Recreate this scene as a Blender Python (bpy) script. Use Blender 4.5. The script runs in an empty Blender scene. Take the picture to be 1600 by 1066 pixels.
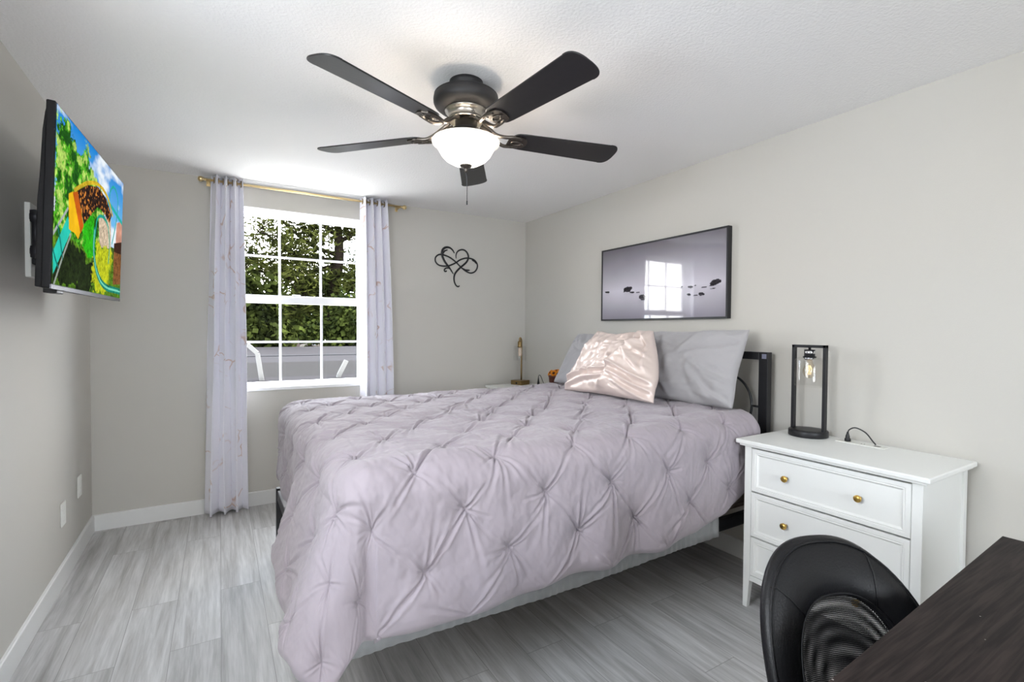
import bpy, bmesh, math, random
import numpy as np
from mathutils import Vector, Matrix, noise

# ------------------------------------------------------------------ camera, sky, sun, exposure
SC = bpy.context.scene
COL = SC.collection
PI = math.pi
R_, D_, L_, SK = 2.6637, 4.1628, 0.7276, math.radians(-0.753)   # right wall x, back wall y, left corner, left wall skew
H_ = 2.44
FRONT = -3.0                                                    # wall behind the photographer

cam_data = bpy.data.cameras.new('camera')
cam_data.sensor_fit = 'HORIZONTAL'
cam_data.sensor_width = 36.0
cam_data.lens = 758.534 / 1600 * 36.0
cam_data.clip_start = 0.02
cam_data.clip_end = 400
cam = bpy.data.objects.new('camera', cam_data)
COL.objects.link(cam)
def camera_matrix(yaw, pitch, roll, loc):
    cy, sy = math.cos(yaw), math.sin(yaw)
    fw = Vector((sy * math.cos(pitch), cy * math.cos(pitch), -math.sin(pitch)))
    r = Vector((cy, -sy, 0))
    u = r.cross(fw)
    r2 = r * math.cos(roll) + u * math.sin(roll)
    u2 = -r * math.sin(roll) + u * math.cos(roll)
    m = Matrix((r2, u2, -fw)).transposed().to_4x4()
    m.translation = loc
    return m
cam.matrix_world = camera_matrix(math.radians(31.0954), math.radians(1.2232), math.radians(0.3747), Vector((0, 0, 1.3473)))
SC.camera = cam

SC.view_settings.view_transform = 'Standard'
SC.view_settings.look = 'None'
SC.view_settings.gamma = 1.0
SC.view_settings.use_curve_mapping = False
SC.view_settings.exposure = 1.5
SC.cycles.max_bounces = 10
SC.cycles.diffuse_bounces = 6
SC.cycles.transparent_max_bounces = 24
SC.cycles.sample_clamp_indirect = 6.0
SC.cycles.caustics_reflective = False
SC.cycles.caustics_refractive = False

SKY_STRENGTH = 7.8
world = bpy.data.worlds.new('sky')
SC.world = world
world.use_nodes = True
wt = world.node_tree
wt.nodes.clear()
w_out = wt.nodes.new('ShaderNodeOutputWorld')
w_bg = wt.nodes.new('ShaderNodeBackground')
w_tc = wt.nodes.new('ShaderNodeTexCoord')
w_noise = wt.nodes.new('ShaderNodeTexNoise')
w_noise.inputs['Scale'].default_value = 5.0
w_noise.inputs['Detail'].default_value = 6.0
w_ramp = wt.nodes.new('ShaderNodeValToRGB')
w_ramp.color_ramp.elements[0].position = 0.42
w_ramp.color_ramp.elements[0].color = (0.74, 0.86, 1.0, 1)
w_ramp.color_ramp.elements[1].position = 0.56
w_ramp.color_ramp.elements[1].color = (1, 1, 1, 1)
wt.links.new(w_tc.outputs['Generated'], w_noise.inputs['Vector'])
wt.links.new(w_noise.outputs['Fac'], w_ramp.inputs['Fac'])
wt.links.new(w_ramp.outputs['Color'], w_bg.inputs['Color'])
w_bg.inputs['Strength'].default_value = SKY_STRENGTH
wt.links.new(w_bg.outputs['Background'], w_out.inputs['Surface'])

sun_data = bpy.data.lights.new('sun', 'SUN')
sun_data.energy = 12.0
sun_data.angle = math.radians(0.6)
sun_data.color = (1.0, 0.95, 0.87)
sun = bpy.data.objects.new('sun', sun_data)
sun.rotation_euler = (Vector((0.72, -0.06, 0.69))).to_track_quat('Z', 'Y').to_euler()
sun.location = (20, -20, 30)
COL.objects.link(sun)

def portal(name, loc, rot, sx, sy):
    d = bpy.data.lights.new(name, 'AREA')
    d.shape = 'RECTANGLE'
    d.size, d.size_y = sx, sy
    d.cycles.is_portal = True
    o = bpy.data.objects.new(name, d)
    o.location = loc
    o.rotation_euler = rot
    COL.objects.link(o)
portal('window_portal', (0.56, D_ + 0.16, 1.57), (-PI / 2, 0, 0), 1.05, 1.4)
W2 = (0.25, 1.40, 1.25, 2.2)                                   # unseen window added for fill light, left wall beside the camera: y0, y1, z0, z1
portal('left_fill_portal', (-0.80, (W2[0] + W2[1]) / 2, (W2[2] + W2[3]) / 2), (PI / 2, 0, -PI / 2), W2[1] - W2[0], W2[3] - W2[2])

W3 = (-0.45, 1.25, 1.0, 2.2)                                       # unseen window added as soft fill, wall behind the camera: x0, x1, z0, z1
portal('front_fill_portal', ((W3[0] + W3[1]) / 2, FRONT - 0.16, (W3[2] + W3[3]) / 2), (PI / 2, 0, 0), W3[1] - W3[0], W3[3] - W3[2])

# ------------------------------------------------------------------ helpers
rng = np.random.default_rng(7)
random.seed(7)

def lin(c):
    out = []
    for v in c[:3]:
        v = v / 255.0
        out.append(v / 12.92 if v <= 0.04045 else ((v + 0.055) / 1.055) ** 2.4)
    return tuple(out) + (1.0,)

MATS = {}
def mat(name, color, rough=0.6, metal=0.0, bump=None, spec=0.5, vary=None, sheen=0.0, emit=None, coat=0.0):
    """Principled material with a little procedural bump and colour variation."""
    m = bpy.data.materials.new(name)
    m.use_nodes = True
    nt = m.node_tree
    b = nt.nodes['Principled BSDF']
    b.inputs['Base Color'].default_value = color if len(color) == 4 else lin(color)
    b.inputs['Roughness'].default_value = rough
    b.inputs['Metallic'].default_value = metal
    b.inputs['Specular IOR Level'].default_value = spec
    b.inputs['Sheen Weight'].default_value = sheen
    b.inputs['Coat Weight'].default_value = coat
    if emit:
        b.inputs['Emission Color'].default_value = emit[0]
        b.inputs['Emission Strength'].default_value = emit[1]
    tc = nt.nodes.new('ShaderNodeTexCoord')
    if vary:
        n = nt.nodes.new('ShaderNodeTexNoise')
        n.inputs['Scale'].default_value = vary[0]
        n.inputs['Detail'].default_value = 5
        nt.links.new(tc.outputs['Object'], n.inputs['Vector'])
        mx = nt.nodes.new('ShaderNodeMix')
        mx.data_type = 'RGBA'
        c = b.inputs['Base Color'].default_value[:]
        mx.inputs['A'].default_value = tuple(v * (1 - vary[1]) for v in c[:3]) + (1,)
        mx.inputs['B'].default_value = tuple(min(1, v * (1 + vary[1])) for v in c[:3]) + (1,)
        nt.links.new(n.outputs['Fac'], mx.inputs['Factor'])
        nt.links.new(mx.outputs['Result'], b.inputs['Base Color'])
    if bump:
        n2 = nt.nodes.new('ShaderNodeTexNoise')
        n2.inputs['Scale'].default_value = bump[0]
        n2.inputs['Detail'].default_value = bump[2] if len(bump) > 2 else 3
        nt.links.new(tc.outputs['Object'], n2.inputs['Vector'])
        bp = nt.nodes.new('ShaderNodeBump')
        bp.inputs['Strength'].default_value = bump[1]
        bp.inputs['Distance'].default_value = 0.004
        nt.links.new(n2.outputs['Fac'], bp.inputs['Height'])
        nt.links.new(bp.outputs['Normal'], b.inputs['Normal'])
    MATS[name] = m
    return m

OFF = {}                                                         # where each root stands: parts are stored relative to it
def tag(o, label=None, cat=None, group=None, kind=None):
    if label: o['label'] = label
    if cat: o['category'] = cat
    if group: o['group'] = group
    if kind: o['kind'] = kind
    return o
def empty(name, loc, label=None, cat=None, group=None, kind=None):
    o = bpy.data.objects.new(name, None)
    o.empty_display_size = 0.05
    o.location = loc
    COL.objects.link(o)
    OFF[o.name] = Vector(loc)
    return tag(o, label, cat, group, kind)

class MB:
    """Collects shapes; build() links them as one mesh object."""
    def __init__(self):
        self.v, self.f, self.sm = [], [], []
    def add(self, verts, faces, smooth=False):
        n = len(self.v)
        self.v.extend([tuple(p) for p in verts])
        self.f.extend([tuple(i + n for i in f) for f in faces])
        self.sm.extend([smooth] * len(faces))
        return self
    def box(self, x0, x1, y0, y1, z0, z1, m=None):
        vs = [Vector((x, y, z)) for z in (z0, z1) for y in (y0, y1) for x in (x0, x1)]
        if m: vs = [m @ v for v in vs]
        return self.add(vs, [(0, 2, 3, 1), (4, 5, 7, 6), (0, 1, 5, 4), (2, 6, 7, 3), (0, 4, 6, 2), (1, 3, 7, 5)])
    def rbox(self, x0, x1, y0, y1, z0, z1, r=0.004, seg=2, m=None):
        bm = bmesh.new()
        bmesh.ops.create_cube(bm, size=1.0)
        for v in bm.verts:
            v.co = Vector(((x0 + x1) / 2 + v.co.x * (x1 - x0), (y0 + y1) / 2 + v.co.y * (y1 - y0), (z0 + z1) / 2 + v.co.z * (z1 - z0)))
        r = min(r, 0.49 * min(abs(x1 - x0), abs(y1 - y0), abs(z1 - z0)))
        bmesh.ops.bevel(bm, geom=bm.edges[:], offset=r, segments=seg, profile=0.5, affect='EDGES')
        bm.verts.ensure_lookup_table()
        bm.verts.index_update()
        vs = [(m @ v.co) if m else v.co.copy() for v in bm.verts]
        fs = [[v.index for v in f.verts] for f in bm.faces]
        bm.free()
        return self.add(vs, fs)
    def lathe(self, prof, c=(0, 0, 0), seg=40, m=None):
        """prof: list of (radius, z) from one end to the other."""
        vs, fs = [], []
        for r, z in prof:
            for k in range(seg):
                a = 2 * PI * k / seg
                vs.append(Vector((c[0] + r * math.cos(a), c[1] + r * math.sin(a), c[2] + z)))
        if m: vs = [m @ v for v in vs]
        for i in range(len(prof) - 1):
            for k in range(seg):
                k2 = (k + 1) % seg
                fs.append((i * seg + k, i * seg + k2, (i + 1) * seg + k2, (i + 1) * seg + k))
        fs.append(tuple(reversed(range(seg))))
        fs.append(tuple((len(prof) - 1) * seg + k for k in range(seg)))
        n = len(self.f)
        self.add(vs, fs, True)
        self.sm[-1] = self.sm[-2] = False
        return self
    def tube(self, pts, r, seg=10, cap=True, flat=None):
        """Round tube along points; r a number or one per point; flat=(axis, factor) squashes the section along an axis."""
        P = [Vector(p) for p in pts]
        rs = r if isinstance(r, (list, tuple)) else [r] * len(P)
        vs, fs = [], []
        prev = None
        for i, p in enumerate(P):
            t = (P[min(i + 1, len(P) - 1)] - P[max(i - 1, 0)])
            t.normalize()
            if prev is None:
                a = Vector((0, 0, 1)) if abs(t.z) < 0.9 else Vector((1, 0, 0))
                n = t.cross(a).normalized()
            else:
                n = (prev - t * prev.dot(t))
                n.normalize()
            prev = n
            b = t.cross(n)
            for k in range(seg):
                a = 2 * PI * k / seg
                o = (n * math.cos(a) + b * math.sin(a)) * rs[i]
                if flat: o[flat[0]] *= flat[1]
                vs.append(p + o)
        for i in range(len(P) - 1):
            for k in range(seg):
                k2 = (k + 1) % seg
                fs.append((i * seg + k, i * seg + k2, (i + 1) * seg + k2, (i + 1) * seg + k))
        if cap:
            fs.append(tuple(reversed(range(seg))))
            fs.append(tuple((len(P) - 1) * seg + k for k in range(seg)))
        return self.add(vs, fs, True)
    def bar(self, p0, p1, w, h, up=(0, 0, 1)):
        """Square-section bar between two points."""
        p0, p1 = Vector(p0), Vector(p1)
        t = (p1 - p0).normalized()
        u = Vector(up)
        s = t.cross(u).normalized()
        u = s.cross(t)
        vs = [p + s * a * w / 2 + u * b * h / 2 for p in (p0, p1) for a, b in ((-1, -1), (1, -1), (1, 1), (-1, 1))]
        return self.add(vs, [(3, 2, 1, 0), (4, 5, 6, 7), (0, 1, 5, 4), (1, 2, 6, 5), (2, 3, 7, 6), (3, 0, 4, 7)])
    def prism(self, outline, fn, d):
        """2-D outline extruded: fn(u, v, w) -> point, w in (0, d)."""
        n = len(outline)
        vs = [fn(u, v, 0) for u, v in outline] + [fn(u, v, d) for u, v in outline]
        fs = [tuple(range(n)), tuple(reversed(range(n, 2 * n)))]
        fs += [(i, i + n, (i + 1) % n + n, (i + 1) % n) for i in range(n)]
        return self.add(vs, fs)
    def grid(self, P, smooth=True, closed_u=False):
        """P: (n, m, 3) array of points."""
        n, m = P.shape[:2]
        I = np.arange(n * m).reshape(n, m)
        a, b, c, d = I[:-1, :-1], I[1:, :-1], I[1:, 1:], I[:-1, 1:]
        fs = np.stack([a, b, c, d], -1).reshape(-1, 4)
        k = len(self.v)
        self.v.extend(map(tuple, P.reshape(-1, 3)))
        self.f.extend(map(tuple, fs + k))
        self.sm.extend([smooth] * len(fs))
        return self
    def build(self, name, m, parent=None, bevel=0.0, subsurf=0, solid=None, fix=True, recenter=True):
        me = bpy.data.meshes.new(name)
        o = bpy.data.objects.new(name, me)
        if parent is not None:
            off = OFF[parent.name]
        else:
            A = np.array(self.v, float)
            off = Vector(((A[:, 0].min() + A[:, 0].max()) / 2, (A[:, 1].min() + A[:, 1].max()) / 2, A[:, 2].min())) if recenter else Vector((0, 0, 0))
        V = np.array(self.v, float) - np.array(off)
        me.from_pydata(V.tolist(), [], [list(map(int, f)) for f in self.f])
        me.polygons.foreach_set('use_smooth', self.sm)
        if fix and len(self.f) < 60000:
            bm = bmesh.new()
            bm.from_mesh(me)
            bmesh.ops.recalc_face_normals(bm, faces=bm.faces[:])
            bm.to_mesh(me)
            bm.free()
        me.update()
        if m: me.materials.append(MATS[m] if isinstance(m, str) else m)
        COL.objects.link(o)
        OFF[o.name] = off
        if parent is not None:
            o.parent = parent
        else:
            o.location = off
        if bevel:
            md = o.modifiers.new('bevel', 'BEVEL')
            md.width = bevel
            md.segments = 2
            md.limit_method = 'ANGLE'
            md.angle_limit = math.radians(40)
        if solid:
            md = o.modifiers.new('thickness', 'SOLIDIFY')
            md.thickness = solid[0]
            md.offset = solid[1]
        if subsurf:
            md = o.modifiers.new('smooth', 'SUBSURF')
            md.levels = md.render_levels = subsurf
        return o

def children(o):
    return [c for c in bpy.data.objects if c.parent == o]
def copy_tree(o, parent=None):
    c = o.copy()
    COL.objects.link(c)
    if parent is not None: c.parent = parent
    for ch in children(o):
        copy_tree(ch, c)
    return c

def spline(pts, n=12):
    """Catmull-Rom through points."""
    P = [np.array(p, float) for p in pts]
    P = [2 * P[0] - P[1]] + P + [2 * P[-1] - P[-2]]
    out = []
    for i in range(1, len(P) - 2):
        for k in range(n):
            t = k / n
            out.append(0.5 * ((2 * P[i]) + (P[i + 1] - P[i - 1]) * t + (2 * P[i - 1] - 5 * P[i] + 4 * P[i + 1] - P[i + 2]) * t * t
                              + (-P[i - 1] + 3 * P[i] - 3 * P[i + 1] + P[i + 2]) * t ** 3))
    out.append(P[-2])
    return out

def vnoise(x, y, seed=0):
    """Smooth value noise on numpy arrays, range about -1..1."""
    r = np.random.default_rng(seed)
    T = r.uniform(-1, 1, (64, 64))
    xi, yi = np.floor(x).astype(int), np.floor(y).astype(int)
    fx, fy = x - xi, y - yi
    fx, fy = fx * fx * (3 - 2 * fx), fy * fy * (3 - 2 * fy)
    g = lambda a, b: T[a % 64, b % 64]
    return (g(xi, yi) * (1 - fx) + g(xi + 1, yi) * fx) * (1 - fy) + (g(xi, yi + 1) * (1 - fx) + g(xi + 1, yi + 1) * fx) * fy
def fnoise(x, y, seed=0, octs=4):
    s, a = 0, 1.0
    for k in range(octs):
        s = s + a * vnoise(x * 2 ** k, y * 2 ** k, seed + k)
        a *= 0.5
    return s

# ------------------------------------------------------------------ materials
mat('wall_paint', (198, 195, 188), 0.85, bump=(260, 0.10, 2), spec=0.25)
mat('ceiling_paint', (240, 239, 238), 0.9, bump=(95, 0.6, 5), spec=0.2)
mat('trim_white', (226, 226, 224), 0.45, spec=0.4)
mat('vinyl_white', (238, 238, 238), 0.35, spec=0.45)
mat('furniture_white', (236, 237, 234), 0.38, spec=0.45)
mat('black_metal', (26, 26, 29), 0.42, spec=0.45)
mat('fan_black', (30, 29, 30), 0.55, spec=0.4)
mat('pewter', (96, 90, 84), 0.36, metal=1.0)
mat('blade_black', (22, 21, 23), 0.32, spec=0.5, bump=(40, 0.05))
mat('nickel', (178, 172, 162), 0.28, metal=1.0)
mat('gold', (214, 176, 96), 0.28, metal=1.0)
mat('rod_gold', (232, 208, 156), 0.34, metal=1.0)
mat('antique_brass', (148, 124, 84), 0.35, metal=1.0)
mat('grey_cotton', (168, 166, 168), 0.85, bump=(900, 0.12), sheen=0.2, spec=0.2)
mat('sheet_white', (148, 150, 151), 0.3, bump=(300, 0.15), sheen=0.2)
mat('mattress_fabric', (124, 112, 104), 0.9, bump=(150, 0.3), vary=(60, 0.25), spec=0.15)
mat('plastic_white', (232, 232, 226), 0.4)
mat('plastic_black', (16, 16, 18), 0.4)
mat('tv_shell', (13, 12, 14), 0.5, spec=0.25)
mat('bezel_grey', (92, 92, 98), 0.25, metal=0.6)
mat('leather', (19, 19, 21), 0.4, bump=(220, 0.2, 6), spec=0.3)
mat('rubber', (14, 14, 14), 0.7)
mat('terracotta', (92, 48, 34), 0.7)
mat('petal', (222, 140, 22), 0.7, vary=(90, 0.35))
mat('seed', (70, 34, 14), 0.9)
mat('leaf_green', (70, 84, 34), 0.7)
mat('chrome', (225, 225, 228), 0.12, metal=1.0)
mat('hinge_grey', (54, 54, 58), 0.4, metal=0.5)
mat('shingle', (18, 17, 17), 1.0, vary=(14, 0.35), bump=(60, 0.6), spec=0.05)
mat('roof_sheet', (25, 24, 26), 1.0, vary=(1.2, 0.1), spec=0.05)
mat('roof_flashing', (34, 34, 36), 0.9, spec=0.1)
mat('rail_white', (76, 76, 76), 0.7, spec=0.1)
mat('bark', (21, 17, 14), 1.0, spec=0.0, vary=(9, 0.4), bump=(24, 0.8))
mat('brick', (34, 23, 20), 0.9, vary=(2, 0.15))
mat('stucco', (52, 45, 39), 0.9, vary=(2, 0.08))
mat('house_roof', (24, 18, 16), 0.9, vary=(4, 0.2))
mat('lawn_green', (15, 18, 11), 1.0, vary=(3, 0.3))
mat('car_white', (180, 182, 186), 0.3)
mat('dark_glass', (16, 18, 22), 0.1)

def foliage_mat(name, c1, c2):
    m = bpy.data.materials.new(name)
    m.use_nodes = True
    nt = m.node_tree
    b = nt.nodes['Principled BSDF']
    b.inputs['Roughness'].default_value = 0.75
    b.inputs['Specular IOR Level'].default_value = 0.0
    oi = nt.nodes.new('ShaderNodeTexCoord')
    n = nt.nodes.new('ShaderNodeTexNoise')
    n.inputs['Scale'].default_value = 2.3
    n.inputs['Detail'].default_value = 4
    nt.links.new(oi.outputs['Object'], n.inputs['Vector'])
    rp = nt.nodes.new('ShaderNodeValToRGB')
    rp.color_ramp.elements[0].position = 0.35
    rp.color_ramp.elements[0].color = lin(c1)
    rp.color_ramp.elements[1].position = 0.68
    rp.color_ramp.elements[1].color = lin(c2)
    nt.links.new(n.outputs['Fac'], rp.inputs['Fac'])
    nt.links.new(rp.outputs['Color'], b.inputs['Base Color'])
    MATS[name] = m
foliage_mat('pine_green', (15, 18, 7), (47, 50, 21))
foliage_mat('dark_green', (10, 13, 5), (34, 39, 15))
foliage_mat('bright_green', (13, 18, 8), (42, 48, 19))
foliage_mat('palm_green', (30, 34, 11), (57, 54, 21))

def thin_glass(name, tint=(1, 1, 1, 1), refl=0.06, rough=0.02):
    m = bpy.data.materials.new(name)
    m.use_nodes = True
    nt = m.node_tree
    nt.nodes.clear()
    out = nt.nodes.new('ShaderNodeOutputMaterial')
    tr = nt.nodes.new('ShaderNodeBsdfTransparent')
    tr.inputs['Color'].default_value = tint
    gl = nt.nodes.new('ShaderNodeBsdfGlossy')
    gl.inputs['Roughness'].default_value = rough
    lw = nt.nodes.new('ShaderNodeLayerWeight')
    lw.inputs['Blend'].default_value = 0.10
    mth = nt.nodes.new('ShaderNodeMath')
    mth.operation = 'MULTIPLY_ADD'
    mth.inputs[1].default_value = 0.4
    mth.inputs[2].default_value = refl
    mix = nt.nodes.new('ShaderNodeMixShader')
    nt.links.new(lw.outputs['Facing'], mth.inputs[0])
    nt.links.new(mth.outputs[0], mix.inputs['Fac'])
    nt.links.new(tr.outputs[0], mix.inputs[1])
    nt.links.new(gl.outputs[0], mix.inputs[2])
    nt.links.new(mix.outputs[0], out.inputs['Surface'])
    MATS[name] = m
thin_glass('window_glass', (0.97, 0.97, 0.97, 1), 0.03, 0.0)
thin_glass('tinted_glass', (0.94, 0.94, 0.94, 1), 0.0, 0.0)
thin_glass('lamp_glass', (0.975, 0.975, 0.97, 1), 0.04)
thin_glass('bulb_glass', (0.98, 0.93, 0.85, 1), 0.06)

def emitter(name, col, strength):
    m = bpy.data.materials.new(name)
    m.use_nodes = True
    nt = m.node_tree
    nt.nodes.clear()
    out = nt.nodes.new('ShaderNodeOutputMaterial')
    e = nt.nodes.new('ShaderNodeEmission')
    e.inputs['Color'].default_value = col
    e.inputs['Strength'].default_value = strength
    nt.links.new(e.outputs[0], out.inputs['Surface'])
    MATS[name] = m
emitter('filament', (1.0, 0.68, 0.36, 1), 0.8)

def bowl_glass():
    """Lit opal glass: glows, a little less towards its rim where it curls away from the bulbs."""
    m = bpy.data.materials.new('opal_glass')
    m.use_nodes = True
    nt = m.node_tree
    b = nt.nodes['Principled BSDF']
    b.inputs['Base Color'].default_value = (0.9, 0.88, 0.84, 1)
    b.inputs['Roughness'].default_value = 0.3
    b.inputs['Emission Color'].default_value = (1.0, 0.93, 0.82, 1)
    b.inputs['Emission Strength'].default_value = 1.0
    MATS['opal_glass'] = m
    m2 = m.copy()
    m2.name = 'opal_glass_rim'
    m2.node_tree.nodes['Principled BSDF'].inputs['Emission Strength'].default_value = 0.24
    m2.node_tree.nodes['Principled BSDF'].inputs['Emission Color'].default_value = (1.0, 0.9, 0.78, 1)
    MATS['opal_glass_rim'] = m2
bowl_glass()

def floor_mat():
    m = bpy.data.materials.new('vinyl_planks')
    m.use_nodes = True
    nt = m.node_tree
    L = nt.links.new
    b = nt.nodes['Principled BSDF']
    tc = nt.nodes.new('ShaderNodeTexCoord')
    mp = nt.nodes.new('ShaderNodeMapping')
    mp.inputs['Rotation'].default_value = (0, 0, PI / 2)
    L(tc.outputs['Object'], mp.inputs['Vector'])
    br = nt.nodes.new('ShaderNodeTexBrick')
    br.offset = 0.37
    br.inputs['Scale'].default_value = 1.0
    br.inputs['Brick Width'].default_value = 1.22
    br.inputs['Row Height'].default_value = 0.182
    br.inputs['Mortar Size'].default_value = 0.0011
    br.inputs['Mortar Smooth'].default_value = 0.3
    br.inputs['Color1'].default_value = (0.0, 0.0, 0.0, 1)
    br.inputs['Color2'].default_value = (1.0, 1.0, 1.0, 1)
    br.inputs['Mortar'].default_value = (0.5, 0.5, 0.5, 1)
    L(mp.outputs['Vector'], br.inputs['Vector'])
    # grain: noise stretched along the plank, shifted per plank
    sep = nt.nodes.new('ShaderNodeVectorMath')
    sep.operation = 'MULTIPLY_ADD'
    sep.inputs[1].default_value = (9.0, 9.0, 9.0)
    L(br.outputs['Color'], sep.inputs[0])
    L(tc.outputs['Object'], sep.inputs[2])
    mp2 = nt.nodes.new('ShaderNodeMapping')
    mp2.inputs['Scale'].default_value = (15.0, 0.95, 1.0)
    L(sep.outputs['Vector'], mp2.inputs['Vector'])
    n1 = nt.nodes.new('ShaderNodeTexNoise')
    n1.inputs['Scale'].default_value = 1.6
    n1.inputs['Detail'].default_value = 9
    n1.inputs['Roughness'].default_value = 0.62
    n1.inputs['Distortion'].default_value = 0.5
    L(mp2.outputs['Vector'], n1.inputs['Vector'])
    mp3 = nt.nodes.new('ShaderNodeMapping')
    mp3.inputs['Scale'].default_value = (90.0, 5.0, 1.0)
    L(sep.outputs['Vector'], mp3.inputs['Vector'])
    n2 = nt.nodes.new('ShaderNodeTexNoise')
    n2.inputs['Scale'].default_value = 1.5
    n2.inputs['Detail'].default_value = 4
    L(mp3.outputs['Vector'], n2.inputs['Vector'])
    rp = nt.nodes.new('ShaderNodeValToRGB')
    e = rp.color_ramp.elements
    e[0].position = 0.28
    e[0].color = lin((158, 155, 152))
    e[1].position = 0.72
    e[1].color = lin((216, 215, 214))
    k = rp.color_ramp.elements.new(0.5)
    k.color = lin((190, 189, 188))
    L(n1.outputs['Fac'], rp.inputs['Fac'])
    mx = nt.nodes.new('ShaderNodeMix')
    mx.data_type = 'RGBA'
    mx.blend_type = 'MULTIPLY'
    mx.inputs['Factor'].default_value = 0.5
    L(rp.outputs['Color'], mx.inputs['A'])
    rp2 = nt.nodes.new('ShaderNodeValToRGB')
    rp2.color_ramp.elements[0].position = 0.35
    rp2.color_ramp.elements[0].color = (0.76, 0.76, 0.76, 1)
    rp2.color_ramp.elements[1].position = 0.6
    rp2.color_ramp.elements[1].color = (1, 1, 1, 1)
    L(n2.outputs['Fac'], rp2.inputs['Fac'])
    L(rp2.outputs['Color'], mx.inputs['B'])
    # plank to plank tone
    mx2 = nt.nodes.new('ShaderNodeMix')
    mx2.data_type = 'RGBA'
    mx2.blend_type = 'MULTIPLY'
    mx2.inputs['Factor'].default_value = 1.0
    rp3 = nt.nodes.new('ShaderNodeValToRGB')
    rp3.color_ramp.elements[0].color = (0.86, 0.86, 0.86, 1)
    rp3.color_ramp.elements[1].color = (1.08, 1.08, 1.08, 1)
    L(br.outputs['Color'], rp3.inputs['Fac'])
    L(mx.outputs['Result'], mx2.inputs['A'])
    L(rp3.outputs['Color'], mx2.inputs['B'])
    mx3 = nt.nodes.new('ShaderNodeMix')
    mx3.data_type = 'RGBA'
    mx3.inputs['B'].default_value = lin((130, 128, 126))
    L(br.outputs['Fac'], mx3.inputs['Factor'])
    L(mx2.outputs['Result'], mx3.inputs['A'])
    L(mx3.outputs['Result'], b.inputs['Base Color'])
    b.inputs['Roughness'].default_value = 0.42
    b.inputs['Specular IOR Level'].default_value = 0.4
    bp = nt.nodes.new('ShaderNodeBump')
    bp.inputs['Strength'].default_value = 0.12
    bp.inputs['Distance'].default_value = 0.002
    L(n2.outputs['Fac'], bp.inputs['Height'])
    L(bp.outputs['Normal'], b.inputs['Normal'])
    MATS['vinyl_planks'] = m
floor_mat()

def desk_mat():
    m = bpy.data.materials.new('espresso_wood')
    m.use_nodes = True
    nt = m.node_tree
    L = nt.links.new
    b = nt.nodes['Principled BSDF']
    tc = nt.nodes.new('ShaderNodeTexCoord')
    mp = nt.nodes.new('ShaderNodeMapping')
    mp.inputs['Scale'].default_value = (6.0, 120.0, 6.0)
    L(tc.outputs['Object'], mp.inputs['Vector'])
    n = nt.nodes.new('ShaderNodeTexNoise')
    n.inputs['Scale'].default_value = 1.0
    n.inputs['Detail'].default_value = 6
    n.inputs['Distortion'].default_value = 0.6
    L(mp.outputs['Vector'], n.inputs['Vector'])
    rp = nt.nodes.new('ShaderNodeValToRGB')
    rp.color_ramp.elements[0].position = 0.38
    rp.color_ramp.elements[0].color = lin((26, 21, 20))
    rp.color_ramp.elements[1].position = 0.66
    rp.color_ramp.elements[1].color = lin((50, 42, 40))
    L(n.outputs['Fac'], rp.inputs['Fac'])
    # dust specks
    vo = nt.nodes.new('ShaderNodeTexVoronoi')
    vo.inputs['Scale'].default_value = 16.0
    L(tc.outputs['Object'], vo.inputs['Vector'])
    lt = nt.nodes.new('ShaderNodeMath')
    lt.operation = 'LESS_THAN'
    lt.inputs[1].default_value = 0.035
    L(vo.outputs['Distance'], lt.inputs[0])
    mx = nt.nodes.new('ShaderNodeMix')
    mx.data_type = 'RGBA'
    mx.inputs['B'].default_value = lin((150, 146, 142))
    L(lt.outputs[0], mx.inputs['Factor'])
    L(rp.outputs['Color'], mx.inputs['A'])
    L(mx.outputs['Result'], b.inputs['Base Color'])
    b.inputs['Roughness'].default_value = 0.55
    b.inputs['Specular IOR Level'].default_value = 0.15
    bp = nt.nodes.new('ShaderNodeBump')
    bp.inputs['Strength'].default_value = 0.2
    bp.inputs['Distance'].default_value = 0.001
    L(n.outputs['Fac'], bp.inputs['Height'])
    L(bp.outputs['Normal'], b.inputs['Normal'])
    MATS['espresso_wood'] = m
desk_mat()

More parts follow.
